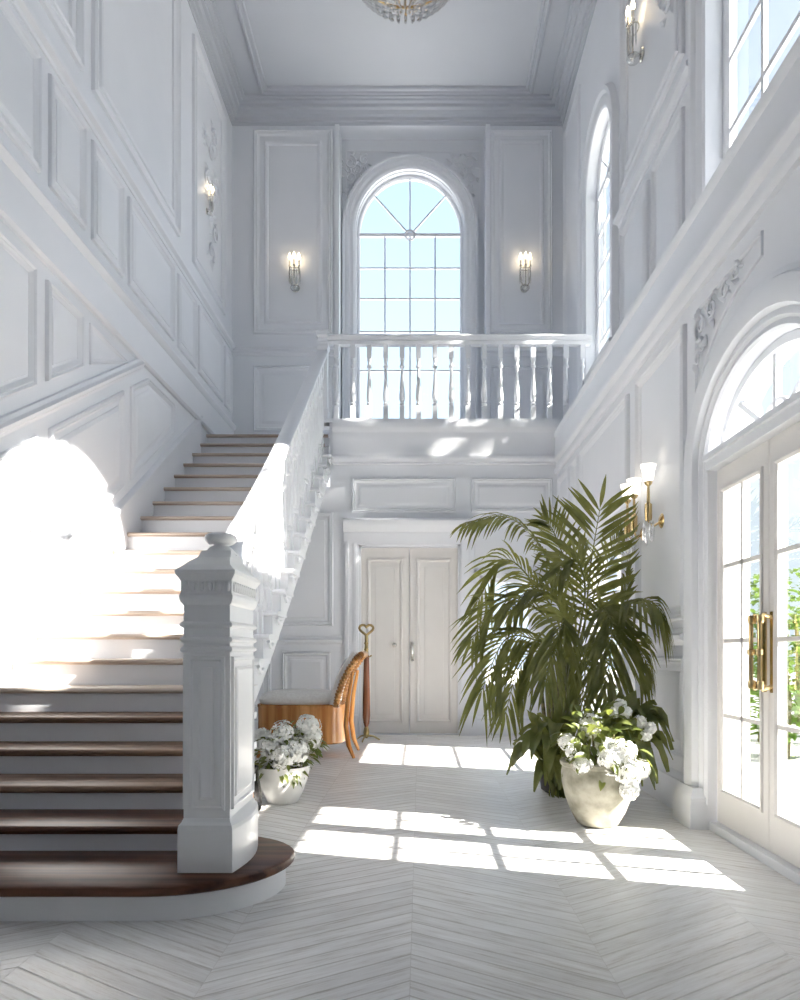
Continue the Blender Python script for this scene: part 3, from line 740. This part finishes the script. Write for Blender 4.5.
# ------------------------------------------------------------------ wall sconces
def cluster_sconce(label, n=3, group=None, loc=(0, 0, 0), rz=0):   # built facing -Y with its back at y = 0
    r = root('wall_sconce', (0, 0, 0), label, 'wall lamp', group)
    mb = MB(); mb.lathe([(.0, 0), (.045, .0), (.06, -.012), (.05, -.025), (.02, -.03), (0, -.03)], (0, 0, .06), 16, ax='y'); mb.tube([(0, -.02, .06), (0, -.07, .05), (0, -.085, .03)], .012, 8)
    mb.build('backplate', 'nickel', r); mb = MB()
    mb.tube([(.075 * math.cos(t), -.085 + .045 * math.sin(t), .29) for t in [2 * PI * i / 16 for i in range(16)]], .006, 6, closed=True)
    mb.build('ring', 'nickel', r)
    mb = MB(); mb.lathe([(0, -.02), (.02, -.015), (.05, .0), (.062, .025), (.05, .05), (.03, .06)], (0, -.085, 0), 14); mb.build('bowl', 'crystal', r)
    for i in range(n):
        a = PI + PI * (i + .5) / n if n > 1 else -PI / 2
        x, y = .075 * math.cos(a), -.085 + .05 * math.sin(a)
        mb = MB(); mb.tube([(x * .4, -.085 + (y + .085) * .4, .03), (x * .9, y, .10), (x, y, .2), (x, y, .31)], .008, 8); mb.lathe([(.006, .30), (.018, .31), (.018, .32), (.012, .33)], (x, y, 0), 10)
        arm = mb.build('arm', 'nickel', r)
        mb = MB(); mb.lathe([(.012, .33), (.012, .40)], (x, y, 0), 10); mb.build('candle_sleeve', 'candle', arm)
        mb = MB(); mb.lathe([(.008, .40), (.020, .425), (.021, .445), (.012, .475), (.002, .50)], (x, y, 0), 10); mb.build('bulb', 'flame', arm)
    for i in range(7):
        a = PI + PI * i / 6; x, y = .075 * math.cos(a), -.085 + .05 * math.sin(a)
        mb = MB(); mb.lathe([(.003, .28), (.009, .25), (.008, .12), (.002, .08)], (x, y, 0), 6); mb.build('crystal_rod', 'crystal', r)
    r.location = loc; r.rotation_euler = (0, 0, rz); return r
c0 = cluster_sconce('three-candle crystal sconce on the back wall left of the arched window', loc=(-1.74, YU, 6.0))
c1 = clone(c0, (1.46, YU, 6.0)); c1['label'] = 'three-candle crystal sconce on the back wall right of the arched window'
c2 = clone(c0, (XU, 6.28, 6.28), -PI / 2); c2['label'] = 'crystal sconce high on the right wall between the two arched windows'
c3 = clone(c0, (XL, 8.62, 6.36), PI / 2); c3.scale = (.6, .6, .7); c3['label'] = 'small crystal sconce high on the left wall beside carved relief'
for c in (c0, c1): c['group'] = 'sconces flanking the arched window'
def glass_sconce(label, loc, n=1):                                   # built on the right wall, room towards -X
    x, y, z = loc
    r = root('wall_sconce', loc, label, 'wall lamp')
    mb = MB(); mb.lathe([(0, 0), (.04, 0), (.05, -.012), (.03, -.025), (0, -.03)], (x, y, z + .10), 14, ax='x'); mb.build('backplate', 'brass', r)
    for i in range(n):
        yy_ = y + (i - (n - 1) / 2) * .16; xa = x - .10
        mb = MB(); mb.tube([(x - .01, y, z + .10), (xa + .03, (y + yy_) / 2, z + .06), (xa, yy_, z + .10), (xa, yy_, z + .16)], .008, 8)
        mb.lathe([(.02, .10), (.024, .12), (.024, .21), (.012, .22), (.008, .33), (.024, .345), (.028, .36)], (xa, yy_, z), 14); a = mb.build('arm', 'brass', r)
        mb = MB(); mb.lathe([(.022, .355), (.034, .38), (.040, .43), (.052, .47), (.050, .472), (.036, .43), (.028, .38), (.015, .36)], (xa, yy_, z), 16); mb.build('lamp_shade', 'shade', a)
    for k in range(8):
        a = 2 * PI * k / 8
        mb = MB(); mb.lathe([(.002, .10), (.010, .06), (.009, .01), (.003, -.02)], (x - .10 + .032 * math.cos(a), y + .032 * math.sin(a), z - .02 * (k % 3)), 6); mb.build('crystal_drop', 'crystal', r)
    return r
glass_sconce('brass sconce with white glass shade beside the french doors', (XR, 4.66, 1.76))
glass_sconce('crystal sconce with two white shades on right wall behind palm top', (XR, 5.05, 1.74), 2)

# ------------------------------------------------------------------ chandelier
CX, CY, CZ = -.12, 5.5, 6.10
ch = root('chandelier', (CX, CY, CZ), 'crystal bowl chandelier hanging from the ceiling', 'chandelier')
mb = MB(); mb.lathe([(.012, .45), (.012, ZC - CZ)], (CX, CY, CZ), 10); mb.lathe([(.012, ZC - CZ - .08), (.09, ZC - CZ - .02), (.09, ZC - CZ)], (CX, CY, CZ), 16)
mb.lathe([(0, .10), (.05, .10), (.07, .14), (.05, .2), (.09, .26), (.10, .32), (.03, .38), (.012, .5)], (CX, CY, CZ), 16)
mb.tube([(CX + .45 * math.cos(t), CY + .45 * math.sin(t), CZ + .36) for t in [2 * PI * i / 32 for i in range(32)]], .012, 6, closed=True)
for i in range(8):
    t = 2 * PI * i / 8; mb.tube([(CX + .08 * math.cos(t), CY + .08 * math.sin(t), CZ + .30), (CX + .45 * math.cos(t), CY + .45 * math.sin(t), CZ + .36)], .008, 6)
mb.build('metal_frame', 'brass', ch)
for (r0_, z0_, r1_, z1_, n) in ((.45, .36, .36, .16, 44), (.38, .26, .27, .075, 36), (.29, .18, .17, .03, 28), (.20, .14, .09, .005, 18), (.09, .14, .045, -.02, 12)):
    mb = MB()
    for i in range(n):
        t = 2 * PI * i / n; c, s_ = math.cos(t), math.sin(t); pts = []
        for k in range(5):
            q = k / 4; rr = r0_ + (r1_ - r0_) * q ** 1.6 + .02 * math.sin(PI * q); zz = z0_ + (z1_ - z0_) * q
            pts.append((CX + rr * c, CY + rr * s_, CZ + zz))
        mb.tube(pts, [.006, .011, .013, .011, .004], 6)
    mb.build('crystal_tier', 'crystal', ch)
for i in range(6):
    t = 2 * PI * i / 6
    mb = MB(); mb.lathe([(.008, 0), (.018, .02), (.018, .04), (.003, .07)], (CX + .22 * math.cos(t), CY + .22 * math.sin(t), CZ + .30), 10); mb.build('bulb', 'flame', ch)

# ------------------------------------------------------------------ chair by the stairs
KX, KY = -1.12, 6.72
kc = root('slipper_chair', (KX, KY, 0), 'low honey wood chair with white cushion beside the staircase', 'chair')
def sup(cx, cy, ax, ay, z, e=3.2, n=40):
    return [(cx + ax * abs(math.cos(t)) ** (2 / e) * (1 if math.cos(t) >= 0 else -1), cy + ay * abs(math.sin(t)) ** (2 / e) * (1 if math.sin(t) >= 0 else -1), z) for t in [2 * PI * i / n for i in range(n)]]
mb = MB(); mb.rings([sup(KX, KY, a, b, z) for a, b, z in ((.395, .28, .125), (.41, .295, .135), (.415, .30, .16), (.415, .30, .46), (.42, .305, .47), (.42, .305, .49), (.40, .285, .495))]); mb.build('seat_frame', 'honey', kc)
mb = MB(); mb.rings([sup(KX - .02, KY, a, b, z, 2.8) for a, b, z in ((.36, .26, .485), (.385, .28, .51), (.39, .285, .54), (.37, .27, .575), (.31, .22, .605), (.20, .14, .620), (.05, .04, .624))]); mb.build('seat_cushion', 'cloth', kc)
bp_ = [(.355, .47), (.375, .58), (.415, .70), (.475, .82), (.545, .92), (.575, .955)]
mb = MB(); secs = []
for x, z in bp_:
    secs.append([(KX + x - .075, KY - .25, z + .02), (KX + x - .10, KY, z + .035), (KX + x - .075, KY + .25, z + .02), (KX + x - .02, KY + .25, z), (KX + x - .02, KY, z), (KX + x - .02, KY - .25, z)])
mb.sweep(secs); mb.build('backrest', 'cloth', kc)
for s in (-1, 1):
    mb = MB(); pts = []; rad = []
    N = 60
    for i in range(N + 1):
        q = i / N * (len(bp_) - 1); k = min(int(q), len(bp_) - 2); t = q - k
        x = bp_[k][0] * (1 - t) + bp_[k + 1][0] * t; z = bp_[k][1] * (1 - t) + bp_[k + 1][1] * t
        pts.append((KX + x - .01, KY + s * .265, z)); rad.append(.030 + .006 * math.sin(i * 2.1))
    mb.tube(pts, rad, 8); mb.build('back_frame', 'ribwood', kc)
mb = MB(); mb.tube([(KX + .575, KY - .27, .955), (KX + .58, KY, .965), (KX + .575, KY + .27, .955)], .032, 8); mb.build('back_frame', 'ribwood', kc)
for s in (-1, 1):
    mb = MB(); mb.tube([(KX + .50, KY + s * .25, .80), (KX + .455, KY + s * .25, .55), (KX + .435, KY + s * .25, .30), (KX + .46, KY + s * .25, .12), (KX + .51, KY + s * .26, .0)], [.014, .02, .024, .022, .014], 8); mb.build('leg', 'honey', kc)
    mb = MB(); mb.tube([(KX - .34, KY + s * .20, .15), (KX - .36, KY + s * .21, .07), (KX - .39, KY + s * .22, 0)], [.028, .022, .014], 8); mb.build('leg', 'honey', kc)
# ------------------------------------------------------------------ brass and wood floor stand
SX, SY = -.59, 7.70
fs = root('floor_stand', (SX, SY, 0), 'slim wooden floor stand with brass heart-shaped top before the back door', 'stand')
mb = MB(); mb.lathe([(.012, .03), (.03, .05), (.034, .10), (.026, .14), (.02, .16)], (SX, SY, 0), 12)
for i in range(3):
    t = 2 * PI * i / 3 + .3; mb.tube([(SX, SY, .06), (SX + .08 * math.cos(t), SY + .08 * math.sin(t), .05), (SX + .15 * math.cos(t), SY + .15 * math.sin(t), .008)], [.012, .010, .008], 8)
mb.build('foot', 'dkbrass', fs)
mb = MB(); mb.lathe([(.018, .15), (.034, .20), (.042, .28), (.040, .50), (.034, .75), (.030, .90), (.033, .93), (.020, .95)], (SX, SY, 0), 14); mb.build('pole', 'redwood', fs)
mb = MB(); mb.lathe([(.02, .94), (.028, .95), (.02, .97), (.022, 1.0), (.028, 1.01), (.02, 1.02), (.017, 1.06), (.026, 1.075), (.016, 1.09), (.018, 1.14), (.012, 1.18)], (SX, SY, 0), 12)
hp = []
for i in range(28):
    t = 2 * PI * i / 28; hp.append((SX + .0048 * 16 * math.sin(t) ** 3, SY, 1.225 + .0042 * (13 * math.cos(t) - 5 * math.cos(2 * t) - 2 * math.cos(3 * t) - math.cos(4 * t))))
mb.tube(hp, .014, 8, closed=True)
mb.tube([(SX, SY, .93), (SX + .03, SY - .01, .925), (SX + .06, SY - .02, .94)], .009, 6); mb.build('brass_top', 'dkbrass', fs)
# ------------------------------------------------------------------ plants
def ribbon(mb, base, d, n, L, wd, droop, seg=5, fold=.35, tip=.05, g=Vector((0, 0, -1)), wmax=.35):
    d = d.normalized(); rows = []
    for i in range(seg + 1):
        t = i / seg; p = base + d * (L * t) + g * (droop * t * t)
        tg = (d * L + g * (2 * droop * t)).normalized()
        sd = tg.cross(n)
        if sd.length < 1e-3: sd = tg.cross(Vector((1, .2, .1)))
        sd.normalize(); up = sd.cross(tg)
        w = wd * (tip + (1 - tip) * (math.sin(PI * min(1, t / wmax / 2)) if t < wmax else math.cos((t - wmax) / (1 - wmax) * PI / 2) ** .8 if t < 1 else 0)) / 2
        rows.append([p + sd * w + up * w * fold, p, p - sd * w + up * w * fold])
    mb.rings(rows, closed=False, cap=False)
def catmull(pts, n):
    out = []; P_ = [pts[0] * 2 - pts[1]] + list(pts) + [pts[-1] * 2 - pts[-2]]
    m = len(pts) - 1
    for i in range(n + 1):
        q = i / n * m; k = min(int(q), m - 1); t = q - k; a, b, c, d = P_[k:k + 4]
        out.append(.5 * ((2 * b) + (c - a) * t + (2 * a - 5 * b + 4 * c - d) * t * t + (3 * b - a - 3 * c + d) * t ** 3))
    return out
def frond(par, pts, nrm, L, N=26, start=.30, droop=.35, ang=40, wd=.023, rr=R, bare=True):
    cp = catmull([Vector(p) for p in pts], 40); nrm = Vector(nrm).normalized()
    mb = MB(); mb.tube(cp, [.011 * (1 - .8 * i / 40) for i in range(41)], 6)
    for i in range(N):
        t = start + (1 - start) * (i + .5) / N; k = min(39, int(t * 40)); p = cp[k].lerp(cp[k + 1], t * 40 - k)
        tg = (cp[min(40, k + 1)] - cp[max(0, k - 1)]).normalized(); sd = tg.cross(nrm).normalized()
        q = (t - start) / (1 - start)
        l = L * (.62 + .38 * math.sin(PI * (q * .8 + .12))) * (1 - .32 * q ** 3)
        for s in (-1, 1):
            a = math.radians(ang + 28 * q + rr.uniform(-6, 6))
            d = sd * s * math.cos(a) + tg * math.sin(a) + nrm * rr.uniform(.0, .22)
            ribbon(mb, p, d, nrm, l * rr.uniform(.88, 1.08), wd, droop * l * rr.uniform(.6, 1.3), seg=5)
    tg = (cp[40] - cp[38]).normalized()
    ribbon(mb, cp[40], tg, nrm, L * .45, wd, droop * L * .3)
    for v in mb.v:
        if v.x > 1.46: v.x = 1.46 + (v.x - 1.46) * .22
    return mb.build('frond', 'palm', par, fix=False, ang=60)
PYd = 4.95
pb = Vector((.98, PYd, 0))
pr = root('palm', pb, 'tall green palm with arching fronds beside the right wall', 'palm')
mb = MB(); mb.lathe([(.10, 0), (.125, .02), (.14, .14), (.15, .17), (.14, .175), (.13, .15), (.0, .145)], pb, 20); mb.build('planter', 'bronze', pr)
stems = [(-.07, -.03, .55), (.03, -.05, .70), (.06, .04, .80), (-.03, .05, .75), (.0, .0, .95), (-.10, .02, .6), (.09, -.02, .6)]
for dx, dy, h in stems:
    mb = MB(); mb.tube([pb + Vector((dx * .6, dy * .6, .14)), pb + Vector((dx * .9, dy, .14 + h * .5)), pb + Vector((dx * 1.2, dy, .14 + h))], [.02, .017, .012], 8)
    for k in range(6): pass
    mb.build('stem', 'bark', pr)
A = at
def fr(pl, nrm, L, **kw):
    b0_ = pb + Vector((R.uniform(-.06, .06), R.uniform(-.05, .05), .5))
    frond(pr, [b0_] + [A(*p) for p in pl], nrm, L, **kw)
# broad upright frond that faces the room
fr([(582, 640, 4.95), (590, 570, 4.90), (600, 508, 4.85)], (-.1, -1, .15), .56, N=20, start=.34, droop=.12, ang=22, wd=.032)
fr([(565, 620, 5.05), (545, 555, 5.0), (510, 518, 4.9), (466, 524, 4.8)], (.1, -.45, 1), .27, N=24, start=.45, droop=.7, ang=38)
fr([(560, 630, 5.1), (535, 585, 5.1), (505, 560, 5.05), (478, 600, 5.0)], (.3, -.8, .8), .36, N=24, start=.35, droop=.55)
fr([(560, 640, 4.9), (530, 605, 4.8), (495, 605, 4.7), (472, 640, 4.65)], (.1, -.6, .9), .34, N=24, start=.35, droop=.6)
fr([(565, 660, 4.8), (535, 640, 4.7), (505, 640, 4.6), (482, 690, 4.55)], (.2, -.8, .7), .38, N=24, start=.35, droop=.75)
fr([(590, 650, 4.9), (612, 615, 4.75), (645, 600, 4.35), (674, 622, 4.2)], (-.1, -.8, .8), .33, N=24, start=.38, droop=.75)
fr([(590, 650, 4.85), (602, 608, 4.65), (612, 632, 4.45), (606, 690, 4.40)], (-.05, -1, .5), .40, N=26, start=.35, droop=.45, wd=.028)
fr([(585, 660, 4.85), (600, 640, 4.65), (630, 640, 4.5), (650, 668, 4.45)], (-.3, -.8, .8), .32, N=22, start=.40, droop=.6)
fr([(570, 650, 4.8), (565, 620, 4.6), (560, 630, 4.45), (545, 680, 4.38)], (.1, -1, .5), .36, N=24, start=.35, droop=.5)
fr([(575, 640, 5.15), (570, 580, 5.2), (555, 535, 5.2), (545, 520, 5.15)], (.2, -1, .3), .34, N=22, start=.40, droop=.2, ang=34)
fr([(580, 640, 5.2), (600, 580, 5.3), (622, 545, 5.3), (640, 535, 5.25)], (-.2, -.9, .5), .32, N=22, start=.42, droop=.3)
fr([(570, 650, 5.0), (555, 600, 4.9), (530, 590, 4.8), (510, 610, 4.7)], (.1, -.8, .8), .34, N=22, start=.35, droop=.45)
fr([(575, 650, 5.0), (585, 590, 4.8), (575, 560, 4.7), (555, 575, 4.6)], (.1, -1, .5), .34, N=22, start=.35, droop=.35)
fr([(565, 670, 4.9), (545, 650, 4.7), (520, 665, 4.6), (505, 715, 4.55)], (.2, -.9, .5), .30, N=20, start=.38, droop=.6)
fr([(575, 680, 4.9), (580, 650, 4.7), (585, 670, 4.6), (580, 720, 4.55)], (0, -1, .4), .30, N=20, start=.38, droop=.5)
fr([(590, 670, 5.0), (610, 630, 5.0), (628, 600, 5.0), (636, 570, 4.95)], (-.4, -.9, .4), .26, N=20, start=.45, droop=.3)

def broadleaf(mb, b, tip, wd, lift, rr=R, s0=.16):
    b, tip = Vector(b), Vector(tip); d = tip - b; N = 12; rows = []
    for i in range(N + 1):
        t = i / N; p = b + d * t + Vector((0, 0, lift * 4 * t * (1 - t)))
        tg = d + Vector((0, 0, lift * 4 * (1 - 2 * t))); tg.normalize()
        sd = tg.cross(Vector((0, -.35, 1))).normalized(); up = sd.cross(tg)
        w = wd / 2 * (.08 if t < s0 else math.sin(PI * min(1, (t - s0) / (1 - s0) * .93 + .06)) ** .8)
        wav = .012 * math.sin(t * 18 + b.x * 50)
        rows.append([p + sd * w + up * (w * .35 + wav), p + sd * w * .5 + up * w * .1, p, p - sd * w * .5 + up * w * .1, p - sd * w + up * (w * .35 - wav)])
    mb.rings(rows, closed=False, cap=False)
def leafy(name, label, base, tips, lab_mat='broad'):
    r = root(name, base, label, 'plant')
    tips = tips + [(tx + R.uniform(-9, 9), ty + R.uniform(-16, 10), tY + R.uniform(-.03, .12), wd * R.uniform(.7, 1), lf * R.uniform(.7, 1.2)) for tx, ty, tY, wd, lf in tips]
    for i, (tx, ty, tY, wd, lf) in enumerate(tips):
        mb = MB(); b = Vector(base) + Vector((R.uniform(-.05, .05), R.uniform(-.05, .05), .04)); tp = A(tx, ty, tY); tp.x = min(tp.x, 1.53); tp.z = max(tp.z, .03); broadleaf(mb, b, tp, wd * .95, lf); mb.build('leaf', lab_mat, r, fix=False, ang=70)
    return r
bl = Vector((.90, 4.58, 0))
tips = [(512, 768, 4.45, .12, .22), (520, 735, 4.6, .11, .20), (537, 715, 4.55, .11, .14), (534, 792, 4.3, .10, .20), (548, 778, 4.2, .11, .28), (560, 790, 4.2, .10, .24), (552, 745, 4.3, .12, .16), (570, 735, 4.35, .12, .12), (520, 750, 4.8, .11, .22), (575, 700, 4.5, .10, .06), (545, 755, 4.25, .12, .26), (558, 700, 4.6, .11, .08), (531, 760, 4.35, .12, .3), (585, 715, 4.4, .11, .1), (565, 765, 4.2, .11, .3), (530, 715, 4.85, .10, .12), (572, 785, 4.25, .10, .26), (540, 735, 4.3, .11, .24)]
leafy('broad_leaf_plant', 'low plant with long broad leaves at the foot of the palm, left of stone pot', bl, tips)
mb = MB(); 
bl2 = Vector((1.22, 4.30, 0))
tips = [(668, 772, 4.10, .11, .30), (660, 740, 4.15, .12, .30), (648, 720, 4.2, .12, .24), (640, 698, 4.3, .12, .16), (620, 690, 4.4, .11, .10), (655, 790, 4.05, .10, .30), (672, 750, 4.2, .10, .34), (635, 735, 4.0, .11, .26), (645, 765, 4.0, .10, .30), (657, 705, 4.35, .11, .2), (630, 705, 4.35, .12, .2), (666, 728, 4.25, .1, .28), (612, 700, 4.35, .1, .12), (638, 792, 4.02, .09, .28)]
leafy('broad_leaf_plant', 'dark plant with drooping broad leaves between the stone pot and baseboard', bl2, tips)

def floret(mb, c, n, r):
    n = n.normalized(); a = n.cross(Vector((.3, .5, .8))).normalized(); b = n.cross(a); th = R.uniform(0, 6.28)
    for k in range(4):
        t = th + k * PI / 2; d = a * math.cos(t) + b * math.sin(t); e = n.cross(d)
        mb.add([c, c + d * r * .6 + e * r * .42 + n * r * .15, c + d * r * 1.05 + n * r * .02, c + d * r * .6 - e * r * .42 + n * r * .15], [(0, 1, 2, 3)])
def flower_head(par, c, r, n=64, fr_=.029):
    mb = MB(); mb.sphere(c, r * .42, 8, 6)
    for i in range(n):
        z = 1 - 2 * (i + .5) / n; a = i * 2.39996; q = math.sqrt(1 - z * z)
        d = Vector((q * math.cos(a), q * math.sin(a), z)); d += Vector((R.uniform(-.2, .2), R.uniform(-.2, .2), R.uniform(-.2, .2))); d.normalize()
        floret(mb, Vector(c) + d * r * R.uniform(.72, 1.15), d, fr_ * R.uniform(.8, 1.2))
    mb.build('flower_head', 'petal', par, fix=False, smooth=False)
def foliage(par, spots, n, sz, mat='fleaf', drop=0):
    mb = MB()
    for i in range(n):
        c, rad = R.choice(spots); th, ph = R.uniform(0, 6.28), math.acos(R.uniform(-.75, 1))
        d = Vector((math.sin(ph) * math.cos(th), math.sin(ph) * math.sin(th), math.cos(ph)))
        p = Vector(c) + d * rad * R.uniform(.55, 1.0)
        dd = (d + Vector((R.uniform(-.7, .7), R.uniform(-.7, .7), R.uniform(-.6, .3)))).normalized()
        ribbon(mb, p, dd, d + Vector((.01, .02, .3)), sz * R.uniform(.7, 1.3), sz * .5, sz * .35, seg=4, wmax=.42)
    mb.build('foliage', mat, par, fix=False, ang=70)
# left pot
QX, QY = -.905, 4.62
fp = root('flower_pot', (QX, QY, 0), 'rounded white pot of white hydrangeas beside the newel post', 'potted flowers')
mb = MB(); mb.lathe([(0, .0), (.095, 0), (.105, .012), (.135, .07), (.160, .14), (.176, .215), (.178, .24), (.168, .24), (.158, .20), (0, .20)], (QX, QY, 0), 28); mb.build('pot', 'white_pot', fp)
mb = MB(); mb.lathe([(0, .20), (.155, .20), (.10, .225), (0, .23)], (QX, QY, 0), 16); mb.build('soil', 'soil', fp)
for px, py, Y, r in ((284, 735, 4.62, .085), (272, 748, 4.55, .075), (296, 752, 4.54, .085), (283, 757, 4.48, .075), (308, 727, 4.68, .075), (312, 738, 4.66, .062), (262, 738, 4.70, .06), (300, 738, 4.72, .06)):
    flower_head(fp, A(px, py, Y), r)
foliage(fp, [((QX, QY, .31), .185), ((QX + .03, QY + .03, .33), .19), ((QX + .13, QY + .06, .38), .12), ((QX, QY - .03, .26), .19)], 270, .055)
# stone pot
QX, QY = 1.02, 4.02
sp_ = root('flower_pot', (QX, QY, 0), 'weathered stone pot of white hydrangeas in front of the palm', 'potted flowers')
mb = MB(); mb.lathe([(0, 0), (.10, 0), (.118, .012), (.155, .08), (.185, .16), (.202, .24), (.206, .30), (.200, .335), (.212, .345), (.214, .365), (.200, .370), (.185, .33), (0, .33)], (QX, QY, 0), 32); mb.build('pot', 'stone_pot', sp_)
mb = MB(); mb.lathe([(0, .325), (.18, .325), (.10, .35), (0, .355)], (QX, QY, 0), 16); mb.build('soil', 'soil', sp_)
for px, py, Y, r in ((590, 724, 4.05, .055), (612, 760, 3.82, .075), (622, 752, 3.85, .07), (628, 772, 3.80, .07), (606, 748, 3.9, .055), (575, 752, 3.95, .05), (630, 790, 3.80, .05), (583, 765, 3.85, .045), (640, 770, 3.9, .05), (566, 742, 4.0, .04), (620, 705, 4.15, .03), (626, 712, 4.12, .028), (614, 712, 4.1, .026), (640, 722, 4.1, .03), (650, 728, 4.08, .026), (646, 736, 4.05, .024), (597, 735, 4.0, .05)):
    flower_head(sp_, A(px, py, Y), r, int(10 + 600 * r), .025)
foliage(sp_, [((QX, QY, .45), .18), ((QX + .02, QY - .06, .42), .20), ((QX - .05, QY, .5), .16), ((QX + .12, QY - .05, .40), .14), ((QX + .05, QY + .05, .55), .14)], 260, .08)
for c, s0 in (((QX, QY, .34), 0),):
    mb = MB()
    for k in range(9):
        t = 2 * PI * k / 9; mb.tube([(QX + .03 * math.cos(t), QY + .03 * math.sin(t), .33), (QX + .10 * math.cos(t), QY + .10 * math.sin(t), .52)], .006, 5)
    mb.build('stem', 'bark', sp_)
# black vessel by the left pot
bv = root('black_vessel', (-1.06, 4.33, 0), 'small black lacquered vessel with tan strap behind the newel post', 'vessel')
mb = MB(); mb.lathe([(0, 0), (.06, 0), (.076, .015), (.082, .06), (.076, .14), (.064, .21), (.06, .26), (.066, .275), (.06, .28), (.05, .25), (0, .24)], bv.location, 24); mb.build('body', 'black', bv)
mb = MB(); mb.tube([(-1.022, 4.262, .02), (-1.018, 4.252, .08), (-1.024, 4.265, .16), (-1.04, 4.285, .26)], .007, 6); mb.build('strap', 'ribwood', bv)

# ------------------------------------------------------------------ garden outside the glass doors
def shrub(x, y, h, r, label, n=420):
    o = root('garden_shrub', (x, y, -.1), label, 'shrub', 'shrubs outside the glass doors')
    mb = MB(); mb.tube([(x, y, -.1), (x + .03, y, h * .35), (x, y + .03, h * .7)], [.05, .04, .02], 8); mb.build('trunk', 'bark', o)
    mb = MB(); rr = random.Random(int(x * 100 + y))
    for i in range(n):
        th, z = rr.uniform(0, 6.28), rr.uniform(.08, 1); q = r * math.sqrt(max(0, 1 - (2 * z - 1) ** 2)) * rr.uniform(.5, 1.05)
        p = Vector((x + q * math.cos(th), y + q * math.sin(th), h * z)); d = Vector((math.cos(th), math.sin(th), rr.uniform(-.2, .8)))
        ribbon(mb, p, d, Vector((0, -.2, 1)), .16 * rr.uniform(.7, 1.3), .08, .04, seg=3, wmax=.42)
    mb.build('foliage', 'shrub', o, fix=False)
for i, (x, y, h, r, l) in enumerate([(4.1, 8.4, 1.9, .5, 'green shrub outside seen through the far leaf of the glass doors'), (5.6, 10.4, 2.2, .7, 'tall green shrub outside the glass doors, second from the far leaf'),
        (3.7, 7.1, 1.4, .36, 'low green shrub close outside the far leaf of the glass doors'), (5.9, 8.3, 2.0, .7, 'green shrub outside seen through the near leaf of the glass doors'),
        (2.9, 9.2, 1.3, .4, 'small green shrub outside close to the house corner')]):
    shrub(x, y, h, r, l)

tr = root('added_tree', (6.2, 6.4, -.1), 'tall unseen tree added outside so its crown breaks up sun on the high windows', 'tree')  # added out of view; crown blocks sun that would enter the far high window
mb = MB(); mb.tube([(6.2, 6.4, -.1), (6.25, 6.45, 3), (6.1, 6.4, 6), (6.2, 6.3, 9.6)], [.17, .14, .11, .04], 10); mb.build('trunk', 'bark', tr)
for k in range(9):
    a = k * 2.4; z = 6.2 + k * .36; mb = MB(); mb.tube([(6.15, 6.4, z), (6.15 + .6 * math.cos(a), 6.4 + .6 * math.sin(a), z + .5), (6.15 + 1.3 * math.cos(a), 6.4 + 1.3 * math.sin(a), z + .8)], [.05, .035, .012], 6); mb.build('branch', 'bark', tr)
mb = MB(); rr = random.Random(5)
for i in range(2600):
    a, z = rr.uniform(0, 6.28), rr.uniform(-1, 1); q = math.sqrt(1 - z * z) * rr.uniform(.3, 1) ** .5
    p = Vector((6.15 + 1.75 * q * math.cos(a), 6.35 + 1.75 * q * math.sin(a), 8.9 + 2.3 * z))
    ribbon(mb, p, Vector((math.cos(a), math.sin(a), rr.uniform(-.6, .6))), Vector((rr.uniform(-.5, .5), .2, 1)), .24, .12, .05, seg=2, wmax=.42)
mb.build('foliage', 'shrub', tr, fix=False, smooth=False)
# ------------------------------------------------------------------ light, sky, camera
su = bpy.data.lights.new('sun', 'SUN'); su.energy = 20.0; su.angle = math.radians(.9); su.color = (1, .94, .85)
so = bpy.data.objects.new('sun', su); COL.objects.link(so); so.location = (12, -3, 12)
so.rotation_euler = Vector((-1, .29, -.81)).to_track_quat('-Z', 'Y').to_euler()
w = bpy.data.worlds.new('sky'); S.world = w; w.use_nodes = True; t = w.node_tree
bg = t.nodes['Background']; tc = nd(t, 'ShaderNodeTexCoord'); sx = nd(t, 'ShaderNodeSeparateXYZ'); rp = nd(t, 'ShaderNodeValToRGB')
e = rp.color_ramp.elements; e[0].position = 0; e[0].color = (.74, .86, .98, 1); e[1].position = .8; e[1].color = (.30, .54, 1.0, 1); e.new(.35).color = (.62, .81, 1.0, 1)
t.links.new(tc.outputs['Generated'], sx.inputs[0]); t.links.new(sx.outputs['Z'], rp.inputs[0]); t.links.new(rp.outputs[0], bg.inputs['Color']); bg.inputs['Strength'].default_value = .84
gl = nd(t, 'ShaderNodeMapRange', interpolation_type='SMOOTHSTEP'); gl.inputs['From Min'].default_value = .12; gl.inputs['From Max'].default_value = .55; t.links.new(sx.outputs['X'], gl.inputs['Value'])
mg = nd(t, 'ShaderNodeMix', data_type='RGBA'); t.links.new(gl.outputs[0], mg.inputs[0]); t.links.new(rp.outputs[0], mg.inputs[6]); mg.inputs[7].default_value = (1.25, 1.42, 1.6, 1); t.links.new(mg.outputs[2], bg.inputs['Color'])
cam = bpy.data.cameras.new('camera'); co = bpy.data.objects.new('camera', cam); COL.objects.link(co)
co.location = (0, 0, EYE); co.rotation_euler = (PI / 2, 0, 0)
cam.sensor_fit = 'VERTICAL'; cam.sensor_height = 36; cam.lens = F / 1000 * 36
cam.shift_x = (400 - PX) / 1000; cam.shift_y = (PY - 500) / 1000; cam.clip_start = .05
S.camera = co
vs_ = S.view_settings; vs_.view_transform = 'Standard'; vs_.look = 'None'; vs_.gamma = 1; vs_.use_curve_mapping = False; vs_.exposure = 0.95
S.cycles.max_bounces = 10; S.cycles.diffuse_bounces = 6; S.cycles.transparent_max_bounces = 24
